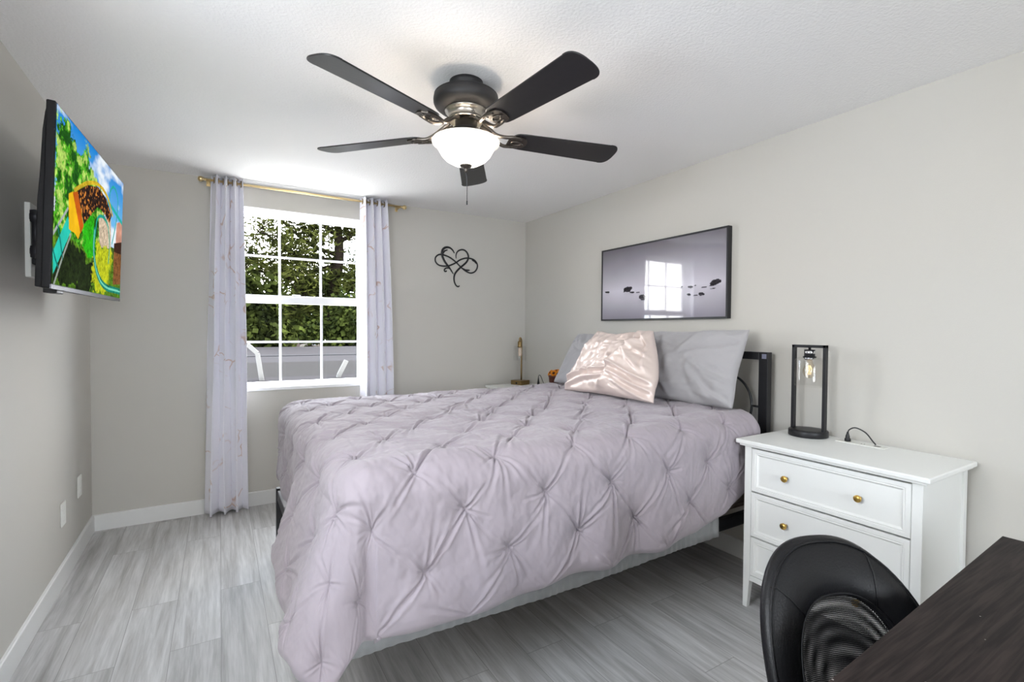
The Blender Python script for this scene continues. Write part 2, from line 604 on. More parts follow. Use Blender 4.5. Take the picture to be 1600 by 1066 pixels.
def curtain_mat():
    m = bpy.data.materials.new('veined_curtain')
    m.use_nodes = True
    nt = m.node_tree
    L = nt.links.new
    b = nt.nodes['Principled BSDF']
    uv = nt.nodes.new('ShaderNodeUVMap')
    n0 = nt.nodes.new('ShaderNodeTexNoise')
    n0.inputs['Scale'].default_value = 3.0
    n0.inputs['Detail'].default_value = 3
    L(uv.outputs['UV'], n0.inputs['Vector'])
    va = nt.nodes.new('ShaderNodeVectorMath')
    va.operation = 'MULTIPLY_ADD'
    va.inputs[1].default_value = (0.5, 0.5, 0.5)
    L(n0.outputs['Color'], va.inputs[0])
    L(uv.outputs['UV'], va.inputs[2])
    vo = nt.nodes.new('ShaderNodeTexVoronoi')
    vo.feature = 'DISTANCE_TO_EDGE'
    vo.inputs['Scale'].default_value = 3.6
    L(va.outputs['Vector'], vo.inputs['Vector'])
    lt = nt.nodes.new('ShaderNodeMapRange')
    lt.inputs['From Min'].default_value = 0.0
    lt.inputs['From Max'].default_value = 0.03
    lt.inputs['To Min'].default_value = 1.0
    lt.inputs['To Max'].default_value = 0.0
    L(vo.outputs['Distance'], lt.inputs['Value'])
    n1 = nt.nodes.new('ShaderNodeTexNoise')
    n1.inputs['Scale'].default_value = 5.0
    L(uv.outputs['UV'], n1.inputs['Vector'])
    st = nt.nodes.new('ShaderNodeMapRange')
    st.inputs['From Min'].default_value = 0.5
    st.inputs['From Max'].default_value = 0.6
    L(n1.outputs['Fac'], st.inputs['Value'])
    mu = nt.nodes.new('ShaderNodeMath')
    mu.operation = 'MULTIPLY'
    L(lt.outputs['Result'], mu.inputs[0])
    L(st.outputs['Result'], mu.inputs[1])
    mu2 = nt.nodes.new('ShaderNodeMath')
    mu2.operation = 'MULTIPLY'
    mu2.inputs[1].default_value = 0.75
    L(mu.outputs[0], mu2.inputs[0])
    mx = nt.nodes.new('ShaderNodeMix')
    mx.data_type = 'RGBA'
    mx.inputs['A'].default_value = lin((234, 233, 240))
    mx.inputs['B'].default_value = lin((196, 154, 122))
    L(mu2.outputs[0], mx.inputs['Factor'])
    L(mx.outputs['Result'], b.inputs['Base Color'])
    b.inputs['Roughness'].default_value = 0.65
    b.inputs['Specular IOR Level'].default_value = 0.25
    MATS['veined_curtain'] = m
curtain_mat()

def comforter_mat():
    m = mat('lavender_cotton', (162, 153, 160), 0.8, bump=(700, 0.10), sheen=0.25, spec=0.2)
    return m
comforter_mat()
def satin_mat():
    m = mat('blush_satin', (226, 209, 201), 0.36, metal=0.25, spec=0.9, bump=(24, 0.05), sheen=0.1)
    m.node_tree.nodes['Principled BSDF'].inputs['Anisotropic'].default_value = 0.4
satin_mat()

def colour_mat(name, rough, spec, emission=0.0):
    """Shows the picture stored in the mesh's own colour attribute: a printed photograph or a lit screen."""
    m = bpy.data.materials.new(name)
    m.use_nodes = True
    nt = m.node_tree
    b = nt.nodes['Principled BSDF']
    a = nt.nodes.new('ShaderNodeVertexColor')
    a.layer_name = 'picture'
    b.inputs['Roughness'].default_value = rough
    b.inputs['Specular IOR Level'].default_value = spec
    if emission:
        b.inputs['Base Color'].default_value = (0.01, 0.01, 0.01, 1)
        nt.links.new(a.outputs['Color'], b.inputs['Emission Color'])
        b.inputs['Emission Strength'].default_value = emission
    else:
        nt.links.new(a.outputs['Color'], b.inputs['Base Color'])
    MATS[name] = m
colour_mat('lit_screen', 0.4, 0.0, 0.36)
colour_mat('glossy_print', 0.04, 0.6)

def mesh_weave():
    m = bpy.data.materials.new('mesh_weave')
    m.use_nodes = True
    nt = m.node_tree
    nt.nodes.clear()
    L = nt.links.new
    out = nt.nodes.new('ShaderNodeOutputMaterial')
    uv = nt.nodes.new('ShaderNodeUVMap')
    sc = nt.nodes.new('ShaderNodeVectorMath')
    sc.operation = 'SCALE'
    sc.inputs['Scale'].default_value = 1.0
    L(uv.outputs['UV'], sc.inputs[0])
    vo = nt.nodes.new('ShaderNodeTexVoronoi')
    vo.inputs['Scale'].default_value = 280.0
    vo.inputs['Randomness'].default_value = 0.0
    L(sc.outputs[0], vo.inputs['Vector'])
    lt = nt.nodes.new('ShaderNodeMath')
    lt.operation = 'LESS_THAN'
    lt.inputs[1].default_value = 0.33
    L(vo.outputs['Distance'], lt.inputs[0])
    pb = nt.nodes.new('ShaderNodeBsdfPrincipled')
    pb.inputs['Base Color'].default_value = lin((18, 18, 20))
    pb.inputs['Roughness'].default_value = 0.45
    tr = nt.nodes.new('ShaderNodeBsdfTransparent')
    mix = nt.nodes.new('ShaderNodeMixShader')
    L(lt.outputs[0], mix.inputs['Fac'])
    L(pb.outputs[0], mix.inputs[1])
    L(tr.outputs[0], mix.inputs[2])
    L(mix.outputs[0], out.inputs['Surface'])
    MATS['mesh_weave'] = m
mesh_weave()

# ------------------------------------------------------------------ room shell
def struct(mb, name, m, **k):
    return tag(mb.build(name, m, **k), kind='structure')
def lx(y):                                                       # face of the left wall at depth y
    return -L_ + math.tan(SK) * (y - D_)
WX0, WX1, WZ0, WZ1 = 0.045, 1.075, 0.878, 2.268                  # window opening in the back wall
TH = 0.15
struct(MB().box(-1.0, R_ + 0.2, FRONT - 0.2, D_ + 0.14, -0.12, 0.0), 'floor', 'vinyl_planks', recenter=False)
struct(MB().box(-1.0, R_ + 0.2, FRONT - 0.2, D_ + TH, H_, H_ + 0.14), 'ceiling', 'ceiling_paint', recenter=False)
wb = MB()
wb.box(-1.0, WX0, D_, D_ + TH, 0, H_).box(WX1, R_ + 0.2, D_, D_ + TH, 0, H_)
wb.box(WX0, WX1, D_, D_ + TH, 0, WZ0).box(WX0, WX1, D_, D_ + TH, WZ1, H_)
struct(wb, 'wall_back', 'wall_paint', recenter=False)
struct(MB().box(R_, R_ + 0.15, FRONT - 0.15, D_, 0, H_), 'wall_right', 'wall_paint', recenter=False)
wl = MB()
def left_piece(ya, yb, z0, z1):
    wl.prism([(lx(yb), yb), (lx(ya), ya), (lx(ya) - 0.14, ya), (lx(yb) - 0.14, yb)], lambda u, v, w: (u, v, z0 + w), z1 - z0)
left_piece(W2[1], D_ + 0.05, 0, H_)
left_piece(FRONT - 0.15, W2[0], 0, H_)
left_piece(W2[0], W2[1], 0, W2[2])
left_piece(W2[0], W2[1], W2[3], H_)
struct(wl, 'wall_left', 'wall_paint', recenter=False)
wf = MB()
wf.box(-1.0, W3[0], FRONT - 0.15, FRONT, 0, H_).box(W3[1], R_ + 0.15, FRONT - 0.15, FRONT, 0, H_)
wf.box(W3[0], W3[1], FRONT - 0.15, FRONT, 0, W3[2]).box(W3[0], W3[1], FRONT - 0.15, FRONT, W3[3], H_)
struct(wf, 'wall_front', 'wall_paint', recenter=False)
w3 = empty('fill_window_front', ((W3[0] + W3[1]) / 2, FRONT, W3[2]), kind='structure')  # added opening, brightens the back wall from behind the camera
f = MB()
xm = (W3[0] + W3[1]) / 2
for a, b in ((W3[0], W3[0] + 0.05), (xm - 0.03, xm + 0.03), (W3[1] - 0.05, W3[1])):
    f.box(a, b, FRONT - 0.11, FRONT - 0.05, W3[2], W3[3])
f.box(W3[0], W3[1], FRONT - 0.11, FRONT - 0.05, W3[2], W3[2] + 0.05).box(W3[0], W3[1], FRONT - 0.11, FRONT - 0.05, W3[3] - 0.05, W3[3])
f.build('window_frame', 'vinyl_white', w3)
MB().box(W3[0] + 0.05, W3[1] - 0.05, FRONT - 0.083, FRONT - 0.079, W3[2] + 0.05, W3[3] - 0.05).build('pane', 'window_glass', w3)
w2 = empty('fill_window_left', (-0.72, (W2[0] + W2[1]) / 2, W2[2]), kind='structure')  # added opening, brightens the nightstand front from the left
f = MB()
xa, xb = -0.79, -0.74
ym = (W2[0] + W2[1]) / 2
for a, b in ((W2[0], W2[0] + 0.05), (ym - 0.03, ym + 0.03), (W2[1] - 0.05, W2[1])):
    f.box(xa, xb, a, b, W2[2], W2[3])
f.box(xa, xb, W2[0], W2[1], W2[2], W2[2] + 0.05).box(xa, xb, W2[0], W2[1], W2[3] - 0.05, W2[3])
f.build('window_frame', 'vinyl_white', w2)
MB().box(-0.768, -0.764, W2[0] + 0.05, W2[1] - 0.05, W2[2] + 0.05, W2[3] - 0.05).build('pane', 'window_glass', w2)

BH, BT = 0.106, 0.014
def base_profile(length_fn, name):
    prof = [(0, 0), (BT, 0), (BT, BH - 0.004), (BT - 0.004, BH), (0, BH)]
    mb = MB()
    n = len(prof)
    vs = [length_fn(0, d, z) for d, z in prof] + [length_fn(1, d, z) for d, z in prof]
    mb.add(vs, [tuple(range(n)), tuple(reversed(range(n, 2 * n)))] + [(i, i + n, (i + 1) % n + n, (i + 1) % n) for i in range(n)])
    struct(mb, name, 'trim_white', recenter=False)
base_profile(lambda t, d, z: (lx(D_) + t * (R_ - lx(D_)), D_ - d, z), 'baseboard_back')
base_profile(lambda t, d, z: (R_ - d, FRONT + t * (D_ - BT - FRONT), z), 'baseboard_right')
base_profile(lambda t, d, z: (lx(FRONT + t * (D_ - BT - FRONT)) + d, FRONT + t * (D_ - BT - FRONT), z), 'baseboard_left')

# window in the back wall
win = empty('window_1', ((WX0 + WX1) / 2, D_, WZ0), kind='structure')
tag(win, 'white double hung window with grid bars above the bed', 'window')
YF = D_ + 0.055                                                  # room side of the frame
def frame_rect(mb, x0, x1, z0, z1, w, ya, yb, wt=None, wb_=None):
    wt = w if wt is None else wt
    wb_ = w if wb_ is None else wb_
    mb.box(x0, x0 + w, ya, yb, z0, z1).box(x1 - w, x1, ya, yb, z0, z1)
    mb.box(x0 + w, x1 - w, ya, yb, z0, z0 + wb_).box(x0 + w, x1 - w, ya, yb, z1 - wt, z1)
m_ = MB()
frame_rect(m_, WX0, WX1, WZ0 + 0.02, WZ1, 0.03, YF, D_ + TH + 0.01)
m_.build('window_frame', 'vinyl_white', win, bevel=0.003)
s = MB()
s.rbox(WX0 - 0.0, WX1 + 0.0, D_ - 0.012, YF + 0.05, WZ0 - 0.004, WZ0 + 0.022, 0.004)
s.build('window_sill', 'vinyl_white', win)
# drywall returns painted white
rv = MB()
rv.box(WX0, WX0 + 0.004, D_ + 0.001, YF, WZ0 + 0.02, WZ1).box(WX1 - 0.004, WX1, D_ + 0.001, YF, WZ0 + 0.02, WZ1).box(WX0, WX1, D_ + 0.001, YF, WZ1 - 0.004, WZ1)
rv.build('reveal', 'vinyl_white', win)
MX = (0.415, 0.723)                                              # grid bars
SX0, SX1 = WX0 + 0.028, WX1 - 0.028
def sash(name, z0, z1, ya, yb, wt, wb_, bars, zbar):
    mb = MB()
    frame_rect(mb, SX0, SX1, z0, z1, 0.036, ya, yb, wt, wb_)
    so = mb.build(name, 'vinyl_white', win, bevel=0.003)
    g = MB()
    for x in bars: g.box(x - 0.0085, x + 0.0085, ya + 0.008, yb - 0.008, z0 + wb_, z1 - wt)
    g.box(SX0 + 0.036, SX1 - 0.036, ya + 0.009, yb - 0.009, zbar - 0.0085, zbar + 0.0085)
    g.build('muntin', 'vinyl_white', so)
    MB().box(SX0 + 0.03, SX1 - 0.03, (ya + yb) / 2 - 0.002, (ya + yb) / 2 + 0.002, z0 + wb_ - 0.005, z1 - wt + 0.005).build('pane', 'tinted_glass', so)
sash('upper_sash', 1.575, 2.245, D_ + 0.098, D_ + 0.128, 0.026, 0.036, MX, 1.917)
sash('lower_sash', 0.9, 1.612, D_ + 0.066, D_ + 0.096, 0.064, 0.03, MX, 1.246)
MB().rbox(0.5, 0.56, D_ + 0.052, D_ + 0.068, 1.6, 1.622, 0.003).build('sash_lock', 'vinyl_white', win)

# ------------------------------------------------------------------ outside
gnd = MB().box(-60, 80, D_ + 1.5, 120, -3.2, -3.0)
struct(gnd, 'ground', 'lawn_green', recenter=False)
# added pale ledge, unseen below the window, bounces daylight up onto the ceiling
lg_ = MB().box(-1.5, 3.5, D_ + TH + 0.02, 5.65, 0.42, 0.52)
struct(lg_, 'bounce_ledge', mat('bounce_white', (225, 225, 222), 0.6), recenter=False)
ro = empty('neighbouring_roof', (2.0, 6.0, 0.5), kind='structure')
tag(ro, 'low grey shingle roof just outside the window', 'roof')
MB().add([(-6, 5.7, -3), (12, 5.7, -3), (12, 5.7, 0.79), (-6, 5.7, 0.79)], [(0, 1, 2, 3)]).build('roof_wall', 'stucco', ro)
MB().add([(-6, 5.7, 0.79), (12, 5.7, 0.79), (12, 5.95, 0.815), (-6, 5.95, 0.815)], [(0, 1, 2, 3)]).build('gutter', 'roof_sheet', ro)
MB().add([(-6, 5.95, 0.815), (12, 5.95, 0.815), (12, 7.5, 0.884), (-6, 7.5, 0.884)], [(0, 1, 2, 3)]).build('shingle_slope', 'shingle', ro)
MB().add([(-6, 7.5, 0.884), (12, 7.5, 0.884), (12, 11.2, 0.975), (-6, 11.2, 0.975), (-6, 11.2, -3), (12, 11.2, -3)], [(0, 1, 2, 3), (3, 2, 5, 4)]).build('roof_sheet', 'roof_sheet', ro)
MB().box(-6, 12, 8.6, 8.68, 0.905, 0.925).build('flashing', 'roof_flashing', ro)
for k, pts in enumerate(([(0.40, 5.8, 0.70), (0.345, 5.8, 1.09), (0.25, 5.8, 1.185)], [(1.16, 5.8, 0.72), (1.175, 5.8, 0.82), (1.26, 5.8, 0.99)])):
    g = MB()
    g.bar(pts[0], pts[1], 0.045, 0.05, (0, 1, 0)).bar(pts[1], pts[2], 0.045, 0.05, (0, 1, 0))
    tag(g.build('bent_guard_rail', 'rail_white', bevel=0.004), ['white bent metal rail outside the left window pane', 'white bent metal rail outside the right window pane'][k], 'rail', 'bent rails on the roof outside')

def leaf_cloud(mb, centers, n, spread, size, rg, needle=False):
    """Many small leaf blades around the given centres."""
    C = np.array(centers)
    k = rg.integers(0, len(C), n)
    P = C[k] + rg.normal(0, 1, (n, 3)) * np.array(spread)
    d = rg.normal(0, 1, (n, 3))
    if needle: d[:, 2] = np.abs(d[:, 2]) * 0.6
    d /= np.linalg.norm(d, axis=1)[:, None]
    e = np.cross(d, rg.normal(0, 1, (n, 3)))
    e /= np.linalg.norm(e, axis=1)[:, None]
    s = size * rg.uniform(0.6, 1.4, n)[:, None]
    w = 0.10 if needle else 0.42
    a, b, c, dd = P - d * s * 0.5, P + e * s * w, P + d * s * 0.5, P - e * s * w
    V = np.stack([a, b, c, dd], 1).reshape(-1, 3)
    F = np.arange(n * 4).reshape(n, 4)
    o = len(mb.v)
    mb.v.extend(map(tuple, V))
    mb.f.extend(map(tuple, F + o))
    mb.sm.extend([False] * n)

def broadleaf(name, label, x, y, z0, z1, rad, m, n, size, seed, group='trees seen through the window'):
    rg = np.random.default_rng(seed)
    t = empty(name, (x, y, -3.0), label, 'tree', group)
    mb = MB().tube([(x, y, -3.0), (x + 0.1, y, (z0 - 3) / 2), (x, y, z0 + 0.6 * (z1 - z0))], [0.2, 0.15, 0.06], 8)
    mb.build('trunk', 'bark', t)
    cs = []
    for k in range(46):
        v = rg.normal(0, 1, 3)
        v /= np.linalg.norm(v)
        q = rg.uniform(0.45, 1.0)
        cs.append((x + v[0] * rad * q, y + v[1] * rad * q, (z0 + z1) / 2 + v[2] * (z1 - z0) / 2 * q))
    mb = MB()
    leaf_cloud(mb, cs, n, (rad * 0.16, rad * 0.16, (z1 - z0) * 0.07), size, rg)
    mb.build('foliage', m, t, fix=False)
    return t

def pine():
    rg = np.random.default_rng(11)
    bx, by = 2.95, 15.0
    t = empty('pine_tree', (bx, by, -3.0), 'tall pine with long bare branches behind the right window panes', 'tree', 'trees seen through the window')
    MB().tube(spline([(bx, by, -3.0), (bx + 0.05, by, 0.5), (bx - 0.05, by, 2.4), (bx + 0.1, by, 3.6), (bx + 0.05, by, 5.0), (bx + 0.1, by, 7.5)], 6),
              [0.34 - 0.011 * i for i in range(31)], 12).build('trunk', 'bark', t)
    tips = []
    specs = [((2.9, 15, 2.5), (1.6, 14.6, 2.75), (0.4, 14.2, 2.95)), ((2.95, 15, 3.4), (1.9, 14.5, 3.35), (0.9, 14.1, 3.9)),
             ((2.95, 15, 3.55), (2.2, 15.3, 3.9), (1.2, 15.2, 4.7)), ((3.0, 15, 3.9), (3.5, 14.7, 4.2), (4.3, 14.5, 4.5)),
             ((3.0, 15, 4.1), (2.4, 14.6, 4.5), (1.8, 14.2, 5.1)), ((3.0, 15, 2.9), (3.6, 14.8, 3.0), (4.4, 14.6, 3.4)),
             ((2.9, 15, 2.2), (2.2, 14.6, 2.2), (1.3, 14.4, 2.0)), ((2.95, 15, 4.6), (2.0, 15.4, 5.0), (0.6, 15.3, 5.2)),
             ((2.95, 15, 4.8), (3.8, 15.2, 5.2), (4.8, 15.1, 5.5)), ((2.9, 15, 3.2), (1.8, 15.6, 3.0), (0.3, 15.8, 3.4)),
             ((2.95, 15, 2.6), (3.4, 14.6, 2.5), (3.9, 14.2, 2.6))]
    for a, b, c in specs:
        pts = spline([a, b, c], 8)
        br = MB().tube(pts, [0.075 - 0.0036 * i for i in range(len(pts))], 7)
        for i in range(4, len(pts)):
            for k in range(2):
                e = np.array(pts[i]) + rg.normal(0, 1, 3) * np.array([0.26, 0.22, 0.22]) + np.array([0, 0, 0.10])
                br.tube([pts[i], (np.array(pts[i]) + e) / 2 + rg.normal(0, 0.04, 3), e], [0.018, 0.012, 0.006], 5)
                tips.append(e)
        br.build('branch', 'bark', t)
    mb = MB()
    leaf_cloud(mb, [(q[0], q[1], q[2]) for q in tips], 14500, (0.20, 0.20, 0.12), 0.22, rg, True)
    mb.build('foliage', 'pine_green', t, fix=False)
pine()
broadleaf('leafy_tree', 'dark bushy tree filling the left window panes', 0.55, 12.0, 0.2, 2.6, 0.75, 'dark_green', 9000, 0.13, 21)
broadleaf('leafy_tree', 'bright leafy tree at the bottom right of the window view', 2.85, 13.0, -0.4, 2.25, 0.75, 'bright_green', 12000, 0.12, 22)
broadleaf('leafy_tree', 'dark green tree behind the beige gabled house', 16.5, 68.0, -1.0, 5.4, 3.4, 'dark_green', 7000, 0.4, 23)
broadleaf('leafy_tree', 'dark green tree behind the brick house', 4.6, 60.0, -1.0, 4.6, 2.8, 'dark_green', 7000, 0.4, 24)
broadleaf('leafy_tree', 'green tree rising far behind the pine branches', 4.4, 30.0, 0.6, 4.6, 1.7, 'bright_green', 6000, 0.26, 25)

def house(name, label, x0, x1, y, z0, zw, zr, wall, gable=False):
    h = empty(name, ((x0 + x1) / 2, y, -3.0), label, 'house', 'houses beyond the roof outside')
    MB().box(x0, x1, y, y + 6, z0, zw).build('wall', wall, h)
    r = MB()
    if gable:
        xm = (x0 + x1) / 2
        MB().add([(x0, y - 0.01, zw), (x1, y - 0.01, zw), (xm, y - 0.01, zr)], [(0, 1, 2)]).build('gable', wall, h)
        r.add([(x0 - 0.3, y - 0.4, zw - 0.15), (xm, y - 0.4, zr + 0.1), (xm, y + 6, zr + 0.1), (x0 - 0.3, y + 6, zw - 0.15),
               (x1 + 0.3, y - 0.4, zw - 0.15), (x1 + 0.3, y + 6, zw - 0.15)], [(0, 1, 2, 3), (1, 4, 5, 2)])
    else:
        r.add([(x0 - 0.3, y - 0.4, zw), (x1 + 0.3, y - 0.4, zw), (x1 - 0.5, y + 3, zr), (x0 + 0.5, y + 3, zr)], [(0, 1, 2, 3)])
    r.build('roof', 'house_roof', h, solid=(0.12, 0))
    MB().box(x0 - 0.3, x1 + 0.3, y - 0.45, y - 0.4, zw - 0.12, zw + 0.02).build('fascia', 'roof_flashing', h)
    MB().box(x0 + 0.3 * (x1 - x0), x0 + 0.5 * (x1 - x0), y - 0.03, y, zw - 1.2, zw - 0.45).build('window', 'dark_glass', h)
house('brick_house', 'low brick house seen through the lower left panes', 3.0, 5.4, 41.0, -3.0, 1.0, 1.9, 'brick')
house('gabled_house', 'beige gabled house seen through the lower middle pane', 6.75, 8.3, 47.0, -3.0, 1.1, 2.25, 'stucco', True)
def palm():
    rg = np.random.default_rng(5)
    x, y, z = 4.25, 36.0, 1.15
    t = empty('young_palm', (x, y, -3.0), 'yellow green palm in front of the houses outside', 'palm')
    MB().tube([(x, y, -3.0), (x + 0.05, y, -1), (x, y, z)], [0.16, 0.13, 0.1], 8).build('trunk', 'bark', t)
    mb = MB()
    for k in range(16):
        a = 2 * PI * k / 16 + rg.uniform(-0.2, 0.2)
        r = rg.uniform(0.6, 0.95)
        up = rg.uniform(0.2, 0.75)
        pts = [(x + r * q * math.cos(a), y + r * q * math.sin(a), z + up * math.sin(q * 2.4)) for q in (0, 0.25, 0.5, 0.75, 1.0)]
        ws = [0.05, 0.11, 0.12, 0.09, 0.02]
        P = np.array([[(p[0] - w * math.sin(a), p[1] + w * math.cos(a), p[2]), p, (p[0] + w * math.sin(a), p[1] - w * math.cos(a), p[2])] for p, w in zip(pts, ws)])
        mb.grid(P)
    mb.build('foliage', 'palm_green', t, fix=False, solid=(0.01, 0))
palm()

# ------------------------------------------------------------------ curtains and rod
rod = empty('curtain_rod', (0.634, 4.08, 2.402), 'thin gold curtain rod above the window', 'curtain rod')
MB().tube([(-0.085, 4.08, 2.402), (1.35, 4.08, 2.402)], 0.0085, 14).build('rod', 'rod_gold', rod)
for x, sgn in ((-0.085, -1), (1.35, 1)):
    mb = MB()
    mb.lathe([(0.006, -0.012), (0.010, -0.010), (0.010, -0.004), (0.007, 0.0), (0.013, 0.006), (0.0175, 0.014), (0.019, 0.022), (0.0165, 0.031), (0.009, 0.038), (0.002, 0.04)],
             (0, 0, 0), 20, Matrix.Translation((x, 4.08, 2.402)) @ Matrix.Rotation(sgn * PI / 2, 4, 'Y'))
    mb.build('finial', 'rod_gold', rod)
for x in (-0.062, 1.325):
    mb = MB().rbox(x - 0.012, x + 0.012, D_ - 0.006, D_ - 0.0005, 2.375, 2.43, 0.002)
    mb.tube([(x, D_ - 0.004, 2.395), (x, 4.08, 2.392)], 0.005, 8)
    mb.build('bracket', 'rod_gold', rod)

def curtain(label, xt, xb, ztop, zbot, folds, ph, seed, amp0=0.048, amp1=0.052):
    nu, nv = 150, 70
    u = np.linspace(0, 1, nu)[:, None]
    v = np.linspace(0, 1, nv)[None, :]                            # 0 top, 1 bottom
    k = np.minimum(1, v * 9)
    amp = amp0 + (amp1 - amp0) * v
    phs = 2 * PI * folds * u + ph
    wob = 0.5 * vnoise(u * 3 + seed + 0 * v, v * 2.5 + 3, seed)
    x0 = xt[0] + (xb[0] - xt[0]) * v ** 0.8
    x1 = xt[1] + (xb[1] - xt[1]) * v ** 0.8
    X = x0 + (x1 - x0) * (u + 0.055 * np.sin(2 * phs) * (0.4 + 0.6 * v)) + 0.010 * vnoise(u * 6 + 0 * v, v * 4, seed + 5) * v
    Y = 4.076 + amp * np.sin(phs + wob * v) * (0.92 + 0.2 * vnoise(u * 5 + 0 * v, v * 3, seed + 9))
    Y = np.minimum(Y, D_ - 0.018)
    Z = ztop + (zbot - ztop) * v + 0 * u + 0.006 * np.sin(phs) * v
    P = np.stack([X + 0 * v, Y + 0 * v, Z], -1)
    mb = MB().grid(P)
    o = mb.build('curtain', 'veined_curtain', solid=(0.003, 0), fix=False)
    tag(o, label, 'curtain', 'window curtains')
    me = o.data
    uvl = me.uv_layers.new(name='UVMap')
    arc = np.linspace(0, 1.0, nu)
    loops = np.zeros(len(me.loops), int)
    me.loops.foreach_get('vertex_index', loops)
    UV = np.stack([np.repeat(arc, nv) * 0.85 + seed, np.tile(np.linspace(0, 2.4, nv), nu)], -1)[loops]
    uvl.data.foreach_set('uv', UV.ravel())
    # metal rings where the rod passes through the cloth
    for j in range(int(2 * folds) + 1):
        uu = (j * PI - ph) / (2 * PI * folds)
        if not 0.02 < uu < 0.98: continue
        i = int(uu * (nu - 1))
        q = P[i, 1]
        mb = MB()
        ring = [(q[0] + 0.0, 4.08 + 0.021 * math.cos(a), 2.402 + 0.021 * math.sin(a)) for a in np.linspace(0, 2 * PI, 21)]
        mb.tube(ring, 0.004, 6, cap=False)
        g = mb.build('grommet', 'antique_brass', o)
    return o
curtain('pale marble veined curtain at the left side of the window, reaching the floor', (-0.045, 0.150), (-0.105, 0.165), 2.436, 0.018, 3.5, 0.6, 3)
curtain('pale marble veined curtain at the right side of the window, behind the bed', (1.005, 1.216), (1.02, 1.30), 2.436, 0.018, 3.5, 2.4, 8)

# ------------------------------------------------------------------ ceiling fan
FX, FY = 0.939, 1.962
fan = empty('ceiling_fan', (FX, FY, H_), 'black five blade ceiling fan with lit bowl light', 'ceiling fan')
MB().lathe([(0.074, 2.44), (0.074, 2.425), (0.070, 2.42), (0.070, 2.41), (0.066, 2.405), (0.066, 2.395), (0.06, 2.392)], (FX, FY, 0)).build('canopy', 'fan_black', fan)
MB().lathe([(0.06, 2.402), (0.085, 2.400), (0.118, 2.392), (0.136, 2.382), (0.1405, 2.378), (0.1385, 2.374), (0.142, 2.370), (0.1435, 2.358), (0.1425, 2.345), (0.137, 2.333), (0.123, 2.322), (0.100, 2.316), (0.088, 2.314)],
           (FX, FY, 0), 56).build('motor_housing', 'fan_black', fan)
band = MB().lathe([(0.090, 2.316), (0.094, 2.313), (0.092, 2.307), (0.084, 2.303), (0.079, 2.292), (0.0775, 2.279), (0.080, 2.275), (0.081, 2.270), (0.070, 2.268)], (FX, FY, 0), 48).build('trim_band', 'nickel', fan)
# small dark emblem pressed on the band: two slanted strokes and a hook
def band_pt(du, dz):
    a = math.atan2(-FY, -FX) + 0.42 + du / 0.078
    return (FX + 0.0792 * math.cos(a), FY + 0.0792 * math.sin(a), 2.286 + dz)
em = MB()
em.tube([band_pt(-0.010, 0.006), band_pt(-0.006, -0.006)], 0.0008, 5).tube([band_pt(-0.006, -0.006), band_pt(0.000, 0.006)], 0.0008, 5)
em.tube([band_pt(0.001, 0.0), band_pt(0.005, 0.001), band_pt(0.001, -0.006), band_pt(0.007, -0.006)], 0.0008, 5)
em.build('emblem', 'fan_black', band)
MB().lathe([(0.05, 2.27), (0.048, 2.236), (0.06, 2.233), (0.085, 2.214), (0.105, 2.192), (0.108, 2.184), (0.10, 2.182), (0.05, 2.181)], (FX, FY, 0)).build('switch_housing', 'fan_black', fan)
# glass bowl, open at the top
prof_o = [(0.146, 2.184), (0.150, 2.179), (0.148, 2.171), (0.138, 2.163), (0.128, 2.156), (0.121, 2.142), (0.109, 2.121), (0.090, 2.101), (0.062, 2.085), (0.03, 2.077), (0.004, 2.075)]
bw = MB()
seg = 56
def bowl(prof, name, m):
    mb = MB()
    A = np.array([[(FX + r * math.cos(2 * PI * k / seg), FY + r * math.sin(2 * PI * k / seg), z) for k in range(seg + 1)] for r, z in prof])
    mb.grid(A)
    return mb.build(name, m, fan, fix=False, solid=(0.003, -1))
bowl(prof_o[4:], 'glass_bowl', 'opal_glass')
bowl(prof_o[:5], 'glass_rim', 'opal_glass_rim')
MB().lathe([(0.024, 2.086), (0.027, 2.078), (0.024, 2.070), (0.012, 2.064), (0.007, 2.060), (0.009, 2.054), (0.006, 2.047), (0.002, 2.045)], (FX, FY, 0), 24).build('finial', 'pewter', fan)
MB().tube([(FX, FY, 2.048), (FX + 0.003, FY, 2.03), (FX + 0.006, FY, 2.02), (FX + 0.006, FY, 1.915)], 0.0016, 6).tube([(FX + 0.006, FY, 1.922), (FX + 0.006, FY, 1.905)], 0.003, 6).build('pull_chain', 'hinge_grey', fan)
PITCH = math.radians(11.5)
def blade_outline():
    L0, L1 = 0.205, 0.745
    up = []
    for q in np.linspace(0, PI / 2, 9):                          # rounded root
        up.append((L0 + 0.045 * (1 - math.cos(q)), 0.058 * math.sin(q) ** 0.8))
    for t in np.linspace(0.12, 0.9, 8):
        up.append((L0 + (L1 - L0) * t, 0.058 + 0.018 * t))
    for q in np.linspace(PI / 2, 0, 14):                         # blunt rounded tip
        up.append((L1 - 0.05 + 0.05 * abs(math.cos(q)) ** 0.75, 0.076 * abs(math.sin(q)) ** 0.75))
    return up[1:-1] + [(x, -w) for x, w in reversed(up[1:-1])]
BO = blade_outline()
